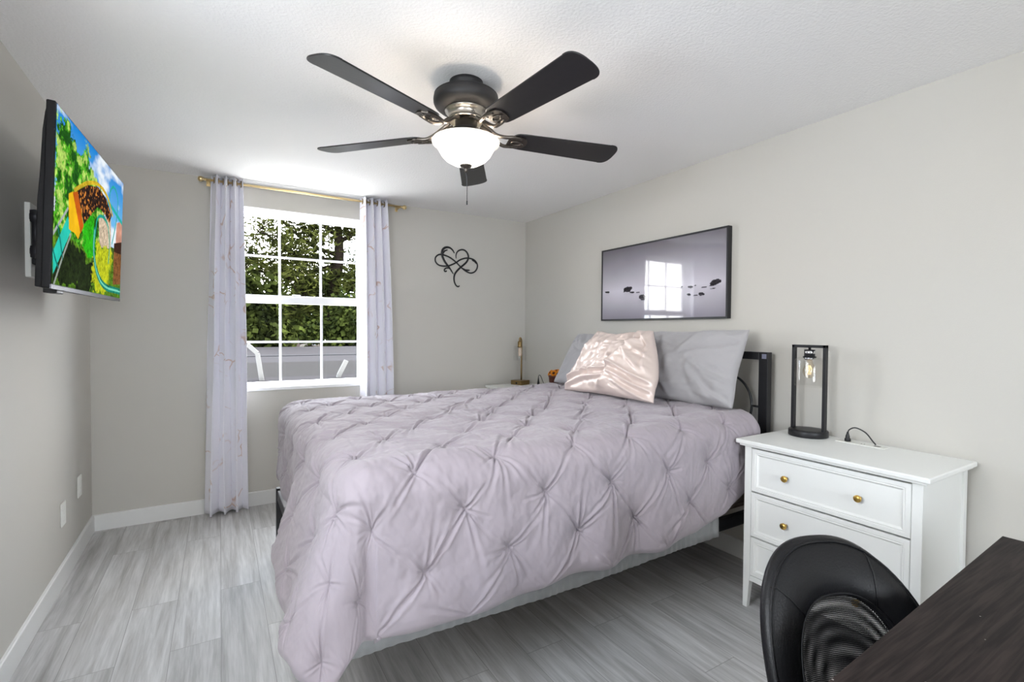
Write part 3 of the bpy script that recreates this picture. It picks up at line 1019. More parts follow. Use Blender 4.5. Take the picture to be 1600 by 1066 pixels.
for k in range(5):
    a = math.radians(-11.7 + 72 * k)
    M = Matrix.Translation((FX, FY, 2.212)) @ Matrix.Rotation(a, 4, 'Z') @ Matrix.Rotation(PITCH * 1.0, 4, 'X').inverted()
    mb = MB().prism(BO, lambda u, v, w: M @ Vector((u, v, w)), 0.006)
    bl = mb.build('blade', 'blade_black', fan, bevel=0.002)
    iron = MB()
    # curved arm from the hub, then a shield plate under the blade with a raised loop
    Mh = Matrix.Translation((FX, FY, 0)) @ Matrix.Rotation(a, 4, 'Z')
    for s_ in (-1, 1):
        pts = [Mh @ Vector((0.070, s_ * 0.018, 2.262)), Mh @ Vector((0.10, s_ * 0.014, 2.248)), Mh @ Vector((0.135, s_ * 0.02, 2.222)), M @ Vector((0.175, s_ * 0.032, -0.006)), M @ Vector((0.215, s_ * 0.036, -0.004)), M @ Vector((0.25, s_ * 0.03, -0.003))]
        iron.tube(spline(pts, 5), 0.0085, 8)
    ol = [(0.195, -0.04), (0.24, -0.043), (0.272, -0.036), (0.285, -0.012), (0.285, 0.012), (0.272, 0.036), (0.24, 0.043), (0.195, 0.04)]
    iron.prism(ol, lambda u, v, w: M @ Vector((u, v, w - 0.0065)), 0.0065)
    lp = [M @ Vector((0.235 + 0.024 * math.cos(q), 0.014 * math.sin(q), -0.008)) for q in np.linspace(0, 2 * PI, 17)]
    iron.tube(lp, 0.0035, 6, cap=False)
    for q in ((0.21, 0.028), (0.21, -0.028), (0.265, 0.0)):
        c = M @ Vector((q[0], q[1], -0.008))
        iron.lathe([(0.006, 0), (0.005, -0.003), (0.001, -0.004)], tuple(c), 10)
    iron.build('blade_iron', 'pewter', bl, bevel=0.001)
fl = bpy.data.lights.new('fan_bulb', 'POINT')
fl.energy = 8.0
fl.color = (1.0, 0.86, 0.70)
fl.shadow_soft_size = 0.09
flo = bpy.data.objects.new('fan_bulb', fl)
flo.location = (FX, FY, 2.135)
COL.objects.link(flo)

# ------------------------------------------------------------------ television on the left wall
def inpoly(U, V, poly):
    res = np.zeros(U.shape, bool)
    n = len(poly)
    for i in range(n):
        x0, y0 = poly[i]
        x1, y1 = poly[(i + 1) % n]
        if y0 == y1: continue
        c = ((y0 > V) != (y1 > V)) & (U < (x1 - x0) * (V - y0) / (y1 - y0) + x0)
        res ^= c
    return res
def near_line(U, V, pts, w):
    pts = spline([(a, b) for a, b in pts], 8)
    d = np.full(U.shape, 9.0)
    asp = 16 / 9
    for (x0, y0), (x1, y1) in zip(pts[:-1], pts[1:]):
        dx, dy = (x1 - x0) * asp, y1 - y0
        t = np.clip((((U - x0) * asp) * dx + (V - y0) * dy) / (dx * dx + dy * dy + 1e-9), 0, 1)
        d = np.minimum(d, np.hypot((U - x0) * asp - t * dx, V - y0 - t * dy))
    return d < w
def screen_picture(n, m):
    """A ride in a park under a summer sky: the photograph shown on the screen."""
    U, V = np.meshgrid(np.linspace(0, 1, n), np.linspace(0, 1, m), indexing='ij')
    g = lambda c: np.array(lin(c)[:3])
    n1 = fnoise(U * 26, V * 16, 1, 4)
    n2 = fnoise(U * 60, V * 36, 5, 3)
    n2 = 0.6 * n2 + 0.9 * vnoise(U * 170, V * 100, 77)
    img = np.zeros((n, m, 3))
    sky = np.clip(V / 0.4, 0, 1)[..., None]
    img[:] = g((24, 132, 214)) * (1 - sky) + g((112, 186, 236)) * sky
    cl = np.clip(fnoise(U * 5, V * 6, 9, 5) * 1.4 + (V - 0.18) * 2.0 + (U - 0.62) * 0.9 - 0.1, 0, 1)[..., None]
    img = img * (1 - cl) + g((236, 244, 250)) * cl
    def put(mask, col, tex=None):
        c = np.broadcast_to(g(col), img.shape).copy()
        if tex is not None: c = c * np.clip(1 + tex[..., None], 0.05, 3)
        img[mask] = c[mask]
    put(V > 0.6, (70, 104, 28), 0.6 * n2)
    edge = 0.05 * n1
    tree = [(0, 0.10), (0.06, 0.03), (0.13, 0.0), (0.17, 0.06), (0.22, 0.14), (0.30, 0.12), (0.34, 0.03), (0.40, 0.14), (0.47, 0.21), (0.56, 0.24), (0.64, 0.33), (0.64, 1), (0, 1)]
    tm = inpoly(U + 0.03 * n2, V + edge, tree)
    put(tm, (74, 156, 30), 0.75 * n2 + 0.4 * n1)
    put(tm & (n1 > 0.28), (170, 206, 96), 0.4 * n2)
    put(tm & (n1 < -0.35), (26, 84, 18), 0.4 * n2)
    put(inpoly(U, V + edge * 0.6, [(0, 0.72), (0.2, 0.7), (0.5, 0.74), (0.8, 0.7), (1, 0.6), (1, 1), (0, 1)]), (84, 126, 28), 0.7 * n2)
    put(inpoly(U, V, [(0.55, 0.44), (0.76, 0.38), (0.78, 0.62), (0.57, 0.66)]), (206, 186, 160), 0.5 * n2)
    put(inpoly(U, V, [(0.88, 0.38), (1, 0.33), (1, 0.55), (0.87, 0.58)]), (208, 150, 128), 0.25 * n1)
    put(inpoly(U + 0.02 * n2, V + edge, [(0.50, 0.66), (0.83, 0.66), (0.72, 0.97), (0.44, 0.97)]), (182, 190, 30), 0.45 * n2)
    put(inpoly(U + 0.02 * n2, V + edge, [(0.34, 0.55), (0.47, 0.46), (0.52, 0.72), (0.32, 0.75)]), (44, 176, 20), 0.5 * n2)
    put(inpoly(U + 0.02 * n2, V + edge, [(0.0, 0.88), (0.17, 0.74), (0.46, 0.78), (0.48, 1.0), (0.0, 1.0)]), (30, 42, 16), 0.9 * n2)
    put(inpoly(U, V, [(0.84, 0.59), (1, 0.53), (1, 0.88), (0.84, 0.9)]), (128, 82, 44), 0.6 * n2)
    put(inpoly(U, V, [(0.84, 0.56), (1, 0.51), (1, 0.62), (0.84, 0.63)]), (60, 34, 22), 0.4 * n2)
    put(near_line(U, V, [(0.49, 0.56), (0.49, 0.72), (0.56, 0.86), (0.70, 0.935), (1.0, 0.945)], 0.026), (22, 130, 108), 0.5 * n2)
    put(near_line(U, V, [(0.49, 0.56), (0.49, 0.72), (0.56, 0.86), (0.70, 0.935), (1.0, 0.945)], 0.008), (120, 214, 186))
    put(near_line(U, V, [(0.50, 0.60), (0.53, 0.46), (0.62, 0.42), (0.71, 0.46), (0.75, 0.6), (0.74, 0.74)], 0.012), (34, 160, 140), 0.3 * n2)
    put(near_line(U, V, [(0.72, 0.32), (0.735, 0.18), (0.81, 0.115), (0.89, 0.19), (0.87, 0.37), (0.80, 0.57)], 0.011), (38, 170, 158), 0.3 * n2)
    put(near_line(U, V, [(0.70, 0.27), (0.82, 0.30), (1.0, 0.35)], 0.016), (38, 176, 164))
    put(near_line(U, V, [(0.21, 0.39), (0.37, 0.275), (0.54, 0.215), (0.69, 0.245), (0.79, 0.35)], 0.014), (210, 178, 40), 0.3 * n2)
    crowd = inpoly(U, V, [(0.242, 0.38), (0.373, 0.287), (0.525, 0.235), (0.666, 0.262), (0.775, 0.354), (0.735, 0.43), (0.654, 0.39), (0.532, 0.375), (0.441, 0.458), (0.336, 0.565)])
    put(crowd, (44, 26, 20), 0.8 * n2)
    n3 = vnoise(U * 90, V * 60, 31)
    put(crowd & (n3 > 0.42), (206, 128, 52), 0.3 * n2)
    put(inpoly(U, V, [(0.001, 0.82), (0.143, 0.575), (0.185, 0.65), (0.009, 0.945)]), (40, 196, 176), 0.12 * n1)
    put(near_line(U, V, [(0.0, 0.72), (0.07, 0.625), (0.141, 0.53)], 0.010), (168, 176, 172))
    put(near_line(U, V, [(0.02, 1.0), (0.1, 0.83), (0.183, 0.674)], 0.010), (150, 160, 150))
    put(near_line(U, V, [(0.04, 0.66), (0.07, 0.74), (0.1, 0.84)], 0.008), (16, 112, 104))
    put(near_line(U, V, [(0.0, 0.8), (0.03, 0.86), (0.06, 0.9)], 0.008), (16, 112, 104))
    put(inpoly(U, V, [(0.144, 0.44), (0.194, 0.405), (0.31, 0.598), (0.27, 0.68), (0.226, 0.655), (0.158, 0.65)]), (244, 190, 24), 0.1 * n1)
    put(inpoly(U, V, [(0.189, 0.413), (0.247, 0.383), (0.335, 0.577), (0.297, 0.635)]), (196, 92, 20), 0.2 * n1)
    return img
def colour_grid(o, img):
    me = o.data
    ca = me.color_attributes.new('picture', 'FLOAT_COLOR', 'POINT')
    a = np.ones((img.shape[0] * img.shape[1], 4), np.float32)
    a[:, :3] = np.clip(img.reshape(-1, 3), 0, 1)
    ca.data.foreach_set('color', a.ravel())

TW, THT = 1.11, 1.11 * 0.575
TILT = math.radians(2.0)
tvm = Matrix.Translation((-0.465, 2.788, 1.806)) @ Matrix.Rotation(math.radians(-1.69), 4, 'Z') @ Matrix.Rotation(TILT, 4, 'Y') @ Matrix.Rotation(math.radians(0.53), 4, 'X')
tv = empty('television', (-0.49, 2.788, 1.49), 'flat screen television showing a yellow and teal roller coaster', 'television')
T3 = lambda x, y, z: tvm @ Vector((x, y, z))
mb = MB()
b_ = 0.007
mb.rbox(-0.026, -0.001, -TW / 2, TW / 2, -THT / 2, THT / 2, 0.004, 2, tvm)
mb.build('bezel', 'tv_shell', tv)
mb = MB().rbox(-0.004, 0.0012, -TW / 2 + 0.001, TW / 2 - 0.001, -THT / 2 - 0.001, -THT / 2 + 0.014, 0.0006, 1, tvm)
mb.build('lower_trim', 'bezel_grey', tv)
nu, nv = 420, 236
us = np.linspace(0, 1, nu)[:, None]
vs = np.linspace(0, 1, nv)[None, :]
P = np.zeros((nu, nv, 3))
yy = -TW / 2 + b_ + us * (TW - 2 * b_) + 0 * vs
zz = THT / 2 - b_ - vs * (THT - b_ - 0.016) + 0 * us
A = np.array(tvm)
P = np.einsum('ij,uvj->uvi', A[:3, :3], np.stack([0 * yy + 0.0008, yy, zz], -1)) + A[:3, 3]
so = MB().grid(P, smooth=False).build('screen', 'lit_screen', tv, fix=False)
colour_grid(so, screen_picture(nu, nv))
sh = MB()
ol = [(-0.026, -THT / 2 + 0.002), (-0.044, -THT / 2 + 0.004), (-0.044, -0.02), (-0.040, 0.06), (-0.036, THT / 2 - 0.10), (-0.031, THT / 2 - 0.04), (-0.026, THT / 2 - 0.012)]
sh.prism(ol, lambda u, v, w: T3(u, -TW / 2 + 0.012 + w, v), TW - 0.024)
sh.build('back_shell', 'tv_shell', tv, bevel=0.006)
MB().rbox(-0.05, -0.012, -0.44, -0.36, -THT / 2 - 0.012, -THT / 2 + 0.006, 0.003, 2, tvm).build('sensor_block', 'plastic_black', tv)

mt = empty('tv_wall_mount', (-0.70, 2.93, 1.6), 'black swivel bracket behind the television on a pale wall board', 'wall mount')
wx = lx(2.93)
mb = MB().rbox(wx + 0.0005, wx + 0.02, 2.862, 3.02, 1.565, 1.885, 0.003)
mb.build('backing_board', 'plastic_white', mt)
MB().rbox(wx + 0.021, wx + 0.034, 2.87, 3.0, 1.62, 1.85, 0.004).build('wall_plate', 'black_metal', mt)
mb = MB()
mb.lathe([(0.008, 1.64), (0.017, 1.643), (0.017, 1.69), (0.010, 1.693), (0.010, 1.79), (0.017, 1.793), (0.017, 1.84), (0.008, 1.843)], (wx + 0.05, 2.80, 0), 20)
mb.build('pivot', 'hinge_grey', mt)
for z0 in (1.655, 1.80):
    MB().rbox(wx + 0.03, wx + 0.055, 2.80, 2.93, z0, z0 + 0.03, 0.004).build('arm', 'black_metal', mt)
    MB().rbox(wx + 0.04, wx + 0.185, 2.785, 2.84, z0, z0 + 0.03, 0.004).build('arm', 'black_metal', mt)
MB().rbox(wx + 0.165, wx + 0.193, 2.70, 2.98, 1.63, 1.86, 0.006).build('head_plate', 'black_metal', mt)

# ------------------------------------------------------------------ wall art
ha = empty('heart_wall_art', (1.9, D_, 1.755), 'black metal heart and infinity loop wall art', 'wall art')
curves = [
 ([[1.897, 1.98], [1.931, 2.005], [1.981, 2.025], [2.031, 2.029], [2.082, 2.017], [2.113, 1.983], [2.113, 1.942], [2.087, 1.906], [2.047, 1.891], [2.006, 1.9], [1.961, 1.926], [1.926, 1.953], [1.892, 1.982], [1.848, 2.012], [1.805, 2.03], [1.757, 2.04], [1.719, 2.036], [1.691, 2.012], [1.687, 1.981], [1.701, 1.956], [1.729, 1.94], [1.772, 1.937], [1.815, 1.942], [1.858, 1.959], [1.897, 1.98]], 0.0055, 0),
 ([[1.877, 2.063], [1.857, 2.092], [1.828, 2.11], [1.795, 2.111], [1.766, 2.095], [1.752, 2.065], [1.755, 2.03], [1.767, 2.001], [1.786, 1.971], [1.815, 1.938], [1.839, 1.909], [1.866, 1.871]], 0.008, 1),
 ([[1.894, 2.015], [1.892, 2.046], [1.906, 2.079], [1.936, 2.099], [1.97, 2.103], [2.0, 2.087], [2.018, 2.057], [2.018, 2.026], [2.001, 1.992], [1.971, 1.963], [1.936, 1.934], [1.902, 1.9], [1.88, 1.867], [1.873, 1.831], [1.878, 1.795], [1.893, 1.767], [1.913, 1.755], [1.926, 1.761], [1.923, 1.767]], 0.0065, 1),
 ([[1.849, 1.892], [1.834, 1.913], [1.815, 1.923], [1.791, 1.919], [1.777, 1.904], [1.781, 1.889], [1.793, 1.89], [1.798, 1.897]], 0.005, 0),
 ([[1.766, 2.049], [1.776, 2.074], [1.809, 2.088]], 0.005, 1), ([[1.961, 1.931], [1.991, 1.915], [2.036, 1.917]], 0.006, 1), ([[2.056, 2.015], [2.087, 2.004], [2.105, 1.982]], 0.006, 1)]
parts_ = {0: 'infinity_loop', 1: 'heart_half', 2: 'heart_half', 3: 'scroll', 4: 'accent_stroke', 5: 'accent_stroke', 6: 'accent_stroke'}
for i, (pts, r, taper) in enumerate(curves):
    sp = spline(pts, 6)
    n = len(sp)
    r *= 1.25
    rs = [r * (0.35 + 0.75 * math.sin(PI * min(1, max(0, k / (n - 1)))) ** 0.6) if taper else r for k in range(n)]
    MB().tube([(p[0], D_ - 0.006, p[1]) for p in sp], rs, 8, flat=(1, 0.5)).build(parts_[i], 'black_metal', ha)

pic = empty('framed_picture', (R_, 2.41, 1.43), 'black framed picture of dark rocks in misty grey water', 'picture')
PY0, PY1, PZ0, PZ1, PX = 1.842, 2.974, 1.430, 1.990, R_ - 0.036
mb = MB()
fw_ = 0.012
mb.box(PX, R_ - 0.001, PY0, PY0 + fw_, PZ0, PZ1).box(PX, R_ - 0.001, PY1 - fw_, PY1, PZ0, PZ1)
mb.box(PX, R_ - 0.001, PY0 + fw_, PY1 - fw_, PZ0, PZ0 + fw_).box(PX, R_ - 0.001, PY0 + fw_, PY1 - fw_, PZ1 - fw_, PZ1)
mb.build('picture_frame', 'black_metal', pic)
def misty_picture(n, m):
    U, V = np.meshgrid(np.linspace(0, 1, n), np.linspace(0, 1, m), indexing='ij')   # U: 0 at the far (left) end
    g = lambda c: np.array(lin(c)[:3])
    img = np.zeros((n, m, 3))
    V1 = V[..., None]
    top, hor, bot = g((112, 108, 116)), g((206, 202, 212)), g((140, 136, 146))
    a = np.clip(V1 / 0.6, 0, 1)
    img[:] = np.where(V1 < 0.6, top * (1 - a ** 1.2) + hor * a ** 1.2, hor * (1 - (V1 - 0.6) / 0.4) + bot * ((V1 - 0.6) / 0.4))
    img *= (1 + 0.05 * fnoise(U * 4, V * 3, 3, 3))[..., None] * (1 - 0.32 * np.clip(np.abs(U - 0.5) * 2 - 0.55, 0, 1) ** 1.5)[..., None]
    rocks = [[0.052, 0.605, 0.021, 0.015], [0.258, 0.595, 0.043, 0.042], [0.291, 0.636, 0.023, 0.012], [0.347, 0.644, 0.018, 0.007], [0.387, 0.722, 0.036, 0.04], [0.703, 0.622, 0.008, 0.009],
             [0.767, 0.635, 0.022, 0.014], [0.857, 0.65, 0.019, 0.006], [0.927, 0.618, 0.036, 0.034], [0.917, 0.673, 0.02, 0.004], [0.754, 0.726, 0.015, 0.013], [0.801, 0.74, 0.018, 0.007], [0.84, 0.733, 0.021, 0.019], [0.797, 0.62, 0.009, 0.005]]
    for k, (u, v, ru, rv_) in enumerate(rocks):
        du, dv = (U - u) / ru, (V - v) / rv_
        sl = 0.5 if k in (8,) else 0.25 if k % 2 else -0.2
        d = np.hypot(du, dv + sl * du + 0.25) + 0.22 * fnoise(U * 60, V * 40, k, 2)
        mask = (d < 1.0) & (dv < 0.75)
        img[mask] = (g((48, 44, 50)) * (1 + 0.6 * fnoise(U * 90, V * 60, 40 + k, 2))[..., None])[mask]
        sh_ = np.exp(-np.abs(du) ** 3) * np.exp(-np.clip((dv - 0.7), 0, 9) * 0.9) * (dv >= 0.6)
        img *= (1 - 0.16 * np.clip(sh_, 0, 1))[..., None]
    return np.clip(img, 0, 1)
nu, nv = 340, 170
us = np.linspace(0, 1, nu)[:, None]
vs = np.linspace(0, 1, nv)[None, :]
P = np.stack([PX + 0.003 + 0 * us + 0 * vs, PY1 - fw_ - us * (PY1 - PY0 - 2 * fw_) + 0 * vs, PZ1 - fw_ - vs * (PZ1 - PZ0 - 2 * fw_) + 0 * us], -1)
pr = MB().grid(P, smooth=False).build('print', 'glossy_print', pic, fix=False)
colour_grid(pr, misty_picture(nu, nv))

for k, (y, z, lb) in enumerate(((3.415, 0.36, 'white wall outlet plate nearer the camera, low on the left wall'), (3.795, 0.402, 'white wall plate nearest the window corner, low on the left wall'))):
    x = lx(y)
    pl = empty('wall_plate', (x, y, z - 0.06), lb, 'wall plate', 'plates low on the left wall')
    MB().rbox(x + 0.0005, x + 0.007, y - 0.042, y + 0.042, z - 0.062, z + 0.062, 0.003).build('cover_plate', 'plastic_white', pl)
    if k == 0:
        for dz in (-0.026, 0.026):
            MB().rbox(x + 0.007, x + 0.009, y - 0.017, y + 0.017, z + dz - 0.015, z + dz + 0.015, 0.001).build('receptacle', 'plastic_white', pl)
    else:
        MB().rbox(x + 0.007, x + 0.009, y - 0.017, y + 0.017, z - 0.034, z + 0.034, 0.001).build('insert', 'plastic_white', pl)
    MB().lathe([(0.003, 0), (0.002, 0.001)], (0, 0, 0), 8, Matrix.Translation((x + 0.007, y, z)) @ Matrix.Rotation(PI / 2, 4, 'Y')).build('screw', 'trim_white', pl)

# ------------------------------------------------------------------ bed
BX0, BX1, BY0, BY1 = 0.315, 2.595, 1.548, 3.205                  # foot, head, near side, far side
bed = empty('metal_bed', ((BX0 + BX1) / 2, (BY0 + BY1) / 2, 0), 'black metal bed with ring headboard under the lavender comforter', 'bed')
hb = MB()
HX0, HX1, HT = BX1 - 0.028, BX1 + 0.012, 1.237
for y in (BY0, BY1 - 0.052):
    hb.rbox(HX0, HX1, y, y + 0.052, 0, HT, 0.002)
hb.rbox(HX0, HX1, BY0 + 0.052, BY1 - 0.052, HT - 0.042, HT, 0.002)
hb.rbox(HX0, HX1, BY0 + 0.052, BY1 - 0.052, 0.5, 0.53, 0.002)
hbo = hb.build('headboard', 'black_metal', bed)
MB().rbox(HX0 - 0.0006, HX0 + 0.001, BY0 + 0.008, BY0 + 0.034, HT - 0.036, HT - 0.010, 0.0004, 1).build('corner_badge', mat('badge_grey', (120, 122, 140), 0.4), hbo)
rc_ = (BY0 + BY1) / 2
nring = 4
rr = 0.21
for k in range(nring):
    cy = BY0 + 0.052 + (k + 0.5) * (BY1 - BY0 - 0.104) / nring
    ring = [((HX0 + HX1) / 2, cy + 0.145 * math.cos(a), 0.93 + 0.165 * math.sin(a)) for a in np.linspace(0, 2 * PI, 41)]
    MB().tube(ring, 0.007, 8, cap=False).build('ring', 'black_metal', hbo)
    for sg in (-1, 1):
        y_a = cy + sg * 0.145
        y_b = cy + sg * (BY1 - BY0 - 0.104) / nring / 2
        MB().tube([((HX0 + HX1) / 2, y_a, 0.93), ((HX0 + HX1) / 2, y_b, 0.93)], 0.006, 8).build('ring_bar', 'black_metal', hbo)
for y in (BY0 + 0.0, BY1 - 0.03):
    MB().rbox(BX0 - 0.0, HX0, y, y + 0.03, 0.33, 0.39, 0.002).build('side_rail', 'black_metal', bed)
MB().rbox(BX0 - 0.025, BX0 + 0.005, BY0 + 0.04, BY1 - 0.04, 0.33, 0.39, 0.002).build('foot_rail', 'black_metal', bed)
for y in (BY0 + 0.12, BY1 - 0.04):
    MB().rbox(BX0 - 0.03, BX0 + 0.010, y, y + 0.04, 0, 0.40, 0.003).build('leg', 'black_metal', bed)
    if y > 2: MB().bar((BX0 + 0.02, y + 0.02, 0.08), (BX0 + 0.26, y + 0.02, 0.34), 0.014, 0.014, (0, 1, 0)).build('brace', 'black_metal', bed)
for x in (0.95, 1.5, 2.05):
    MB().rbox(x - 0.015, x + 0.015, rc_ - 0.015, rc_ + 0.015, 0, 0.34, 0.002).build('leg', 'black_metal', bed)
    MB().rbox(x - 0.02, x + 0.02, BY0 + 0.03, BY1 - 0.03, 0.345, 0.375, 0.002).build('slat', 'black_metal', bed)

mtr = empty('mattress', (1.45, rc_, 0.391), 'thick taupe fabric mattress on the black bed rails', 'mattress')
mb = MB().rbox(BX0 + 0.045, HX0 - 0.01, BY0 + 0.03, BY1 - 0.03, 0.391, 0.865, 0.05, 5)
mb.build('mattress_body', 'mattress_fabric', mtr)
for z in (0.43, 0.83):
    x0, x1, y0, y1 = BX0 + 0.043, HX0 - 0.008, BY0 + 0.028, BY1 - 0.028
    c = 0.05
    lp = []
    for cx, cy, a0 in ((x1 - c, y1 - c, 0), (x0 + c, y1 - c, PI / 2), (x0 + c, y0 + c, PI), (x1 - c, y0 + c, 1.5 * PI)):
        lp += [(cx + c * math.cos(a0 + q), cy + c * math.sin(a0 + q), z) for q in np.linspace(0, PI / 2, 6)]
    lp.append(lp[0])
    MB().tube(lp, 0.006, 6, cap=False).build('piping', 'mattress_fabric', mtr)

# white sheet hanging between mattress and comforter
def flat_sheet():
    xs = np.linspace(0.345, 2.12, 420)
    prof = [(1.85, 0.872), (1.72, 0.873), (1.62, 0.872), (1.578, 0.866), (1.548, 0.85), (1.532, 0.82), (1.525, 0.76), (1.523, 0.66), (1.522, 0.56), (1.521, 0.48), (1.520, 0.42), (1.519, 0.37), (1.518, 0.325)]
    P = np.zeros((len(xs), len(prof), 3))
    for j, (y, z) in enumerate(prof):
        w = max(0, (0.85 - z) / 0.5)
        P[:, j, 0] = xs
        P[:, j, 1] = y + w * (0.0015 * np.sin(xs * 46 + 2 * np.sin(xs * 9)) + 0.0016 * np.sin(xs * 150 + 3 * np.sin(xs * 17))) - 0.004 * w
        P[:, j, 2] = z + (0.006 * np.sin(xs * 4.0) * w)
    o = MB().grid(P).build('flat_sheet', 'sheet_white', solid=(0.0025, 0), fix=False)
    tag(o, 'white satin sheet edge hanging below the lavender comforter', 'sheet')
flat_sheet()

# ------------------------------------------------------------------ comforter with pinched pleats
def comforter():
    T, rc = 0.905, 0.105
    xf, yn, yf = 0.305, 1.485, 3.255                             # outer faces of the drop at foot, near side, far side
    ns, ntt = 600, 540
    s_hi = 2.44
    v = np.linspace(0, 1, ntt)
    s_lo = xf + rc - (rc * PI / 2 + np.interp(v, [0, 0.2, 0.32, 0.5, 0.8, 1.0], [0.42, 0.44, 0.44, 0.39, 0.33, 0.33]))[None, :]
    s = s_lo + (s_hi - s_lo) * np.linspace(0, 1, ns)[:, None]
    # near hem rises towards the head
    drop_n = np.interp(s, [-0.2, 0.5, 1.9, 2.15, 2.36, 2.44], [0.48, 0.525, 0.505, 0.465, 0.35, 0.24]) + 0.006 * np.sin(s * 9.0) + 0.005 * np.sin(s * 19.3 + 1)
    drop_f = np.full(s.shape, 0.20)
    tmin = (yn + rc) - (rc * PI / 2 - rc * 0.0 + drop_n - rc)
    tmax = (yf - rc) + (rc * PI / 2 + drop_f - rc)
    S = s
    Tt = tmin + (tmax - tmin) * v[None, :]
    a = np.clip((xf + rc) - S, 0, None)
    bn = np.clip((yn + rc) - Tt, 0, None)
    bf = np.clip(Tt - (yf - rc), 0, None)
    b = bn + bf
    sgn = np.where(bf > 0, 1.0, -1.0)
    rho = np.hypot(a, b)
    phi = np.arctan2(b, a)                                       # 0: foot side, pi/2: long side
    th = np.clip(rho / rc, 0, PI / 2)
    hor = rc * np.sin(th)
    ver = rc * (1 - np.cos(th))
    ext = np.clip(rho - rc * PI / 2, 0, None) * (1 - 0.11 * np.sin(2 * phi) ** 2)
    deg = np.degrees(phi)
    near = sgn < 0
    corner = (a > 0) & (b > 0)
    flare_side = 0.07 * (1 - np.clip((S - 1.8) / 0.4, 0, 1))
    kf = np.clip((2.6 - Tt) / 0.65, 0, 1)
    kf = kf * kf * (3 - 2 * kf)
    flare_side = flare_side * np.sin(phi) ** 2 + (0.03 + 0.31 * kf) * np.cos(phi) ** 2
    ear = 0.06 * np.exp(-((deg - 36) / 27.0) ** 2) * np.clip(deg / 14, 0, 1) * np.clip((90 - deg) / 14, 0, 1) - 0.09 * np.exp(-((deg - 72) / 9.0) ** 2)
    ear = np.where(near, ear, ear * 0.7)
    fl = flare_side + np.where(corner, ear, 0)
    hor = hor + ext * fl
    ver = ver + ext * np.sqrt(np.clip(1 - fl ** 2, 0.1, 1))
    # hanging folds on the long drops
    hang = np.clip(ext / 0.35, 0, 1)
    headk = 1 - 0.9 * np.clip((S - 1.8) / 0.4, 0, 1)
    wave = headk * 0.013 * np.sin(S * 11.5 + 1.2 * np.sin(S * 4.1)) + headk * 0.008 * np.sin(S * 23 + 2.0)
    wave_f = 0.016 * np.sin(Tt * 9 + 1.0) + 0.008 * np.sin(Tt * 21)
    hor = hor + hang * (np.where(b > 0, wave * np.sin(phi) ** 2, 0) + np.where(a > 0, wave_f * np.cos(phi) ** 2, 0))
    X = np.where(a > 0, (xf + rc) - hor * np.cos(phi), S)
    X = np.where((a > 0) & (rho > 0), (xf + rc) - hor * np.cos(phi), S)
    base_y = np.where(bn > 0, yn + rc, np.where(bf > 0, yf - rc, Tt))
    Y = base_y + np.where(b > 0, sgn * hor * np.sin(phi), 0) + np.where(near, 0.012 * np.clip((S - 1.8) / 0.4, 0, 1) * np.clip(bn / 0.2, 0, 1), 0)
    Z = T - ver
    # keep the cloth off the floor
    low = Z < 0.03
    Z = np.where(low, 0.03 - 0.15 * (Z - 0.03) * 0, Z)
    # mattress sag and a lift under the pillows
    crown = 0.014 * np.sin(np.clip((Tt - yn) / (yf - yn), 0, 1) * PI) + 0.012 * np.clip((S - 1.8) / 0.6, 0, 1)
    Z = Z + crown * (1 - np.clip(rho / 0.3, 0, 1))
    P = np.stack([X, Y, Z], -1)
    dS = np.gradient(P, axis=0)
    dT = np.gradient(P, axis=1)
    N = np.cross(dS, dT)
    area = np.linalg.norm(N, axis=-1) / (np.abs(np.gradient(S, axis=0)) * np.abs(np.gradient(Tt, axis=1)) + 1e-12)
    N /= np.linalg.norm(N, axis=-1)[..., None] + 1e-12
    # ---- pinches on a staggered lattice
    r = np.random.default_rng(42)
    h = np.zeros_like(S)
    y_row0 = yn + 0.045
    pins = []
    for k in range(-4, 15):
        tt = y_row0 + 0.172 * k
        off = 0.555 if k % 2 == 0 else 0.40
        for i in range(-4, 7):
            pins.append((off + 0.325 * i + r.uniform(-0.02, 0.02), tt + r.uniform(-0.015, 0.015)))
    near_d = np.full(S.shape, 9.0)
    for (ps, pt) in pins:
        i0, i1 = np.searchsorted(S.max(axis=1), ps - 0.26), np.searchsorted(S.min(axis=1), ps + 0.26)
        if i1 - i0 < 4: continue
        ds = S[i0:i1] - ps
        dt = Tt[i0:i1] - pt
        rr_ = np.hypot(ds, dt)
        if rr_.min() > 0.02: continue
        sub = rr_ < 0.27
        d_, t_ = ds[sub], dt[sub]
        q = rr_[sub]
        loc = -0.020 * np.exp(-(q / 0.030) ** 1.2)
        angs = [math.radians(x) for x in (47, 133, 227, 313)] + [math.radians(r.choice([90, 270, 80, 280, 262, 98])), r.uniform(0, 2 * PI), r.uniform(0, 2 * PI), r.uniform(0, 2 * PI)]
        for ai, al in enumerate(angs):
            al += r.normal(0, 0.14)
            L = r.uniform(0.06, 0.17) if ai < 5 else r.uniform(0.03, 0.08)
            D = r.uniform(0.0045, 0.0095) if ai < 5 else r.uniform(0.0025, 0.0065)
            al_ = d_ * math.cos(al) + t_ * math.sin(al)
            pe = -d_ * math.sin(al) + t_ * math.cos(al) + 0.35 * r.normal() * al_ ** 2
            w = 0.0032 + 0.040 * np.clip(al_, 0, 1)
            fall = np.where(al_ > 0, np.exp(-(np.clip(al_, 0, 1) / L) ** 1.5), 0) * np.clip(al_ / 0.008, 0, 1)
            x_ = pe / w
            loc += D * fall * (1.5 if 0.1 < pt - yn else 1.3) * (-np.exp(-x_ ** 2) + 0.75 * np.exp(-(x_ - 1.7) ** 2) + 0.55 * np.exp(-(x_ + 1.8) ** 2))
        hh = h[i0:i1]
        hh[sub] += loc
        h[i0:i1] = hh
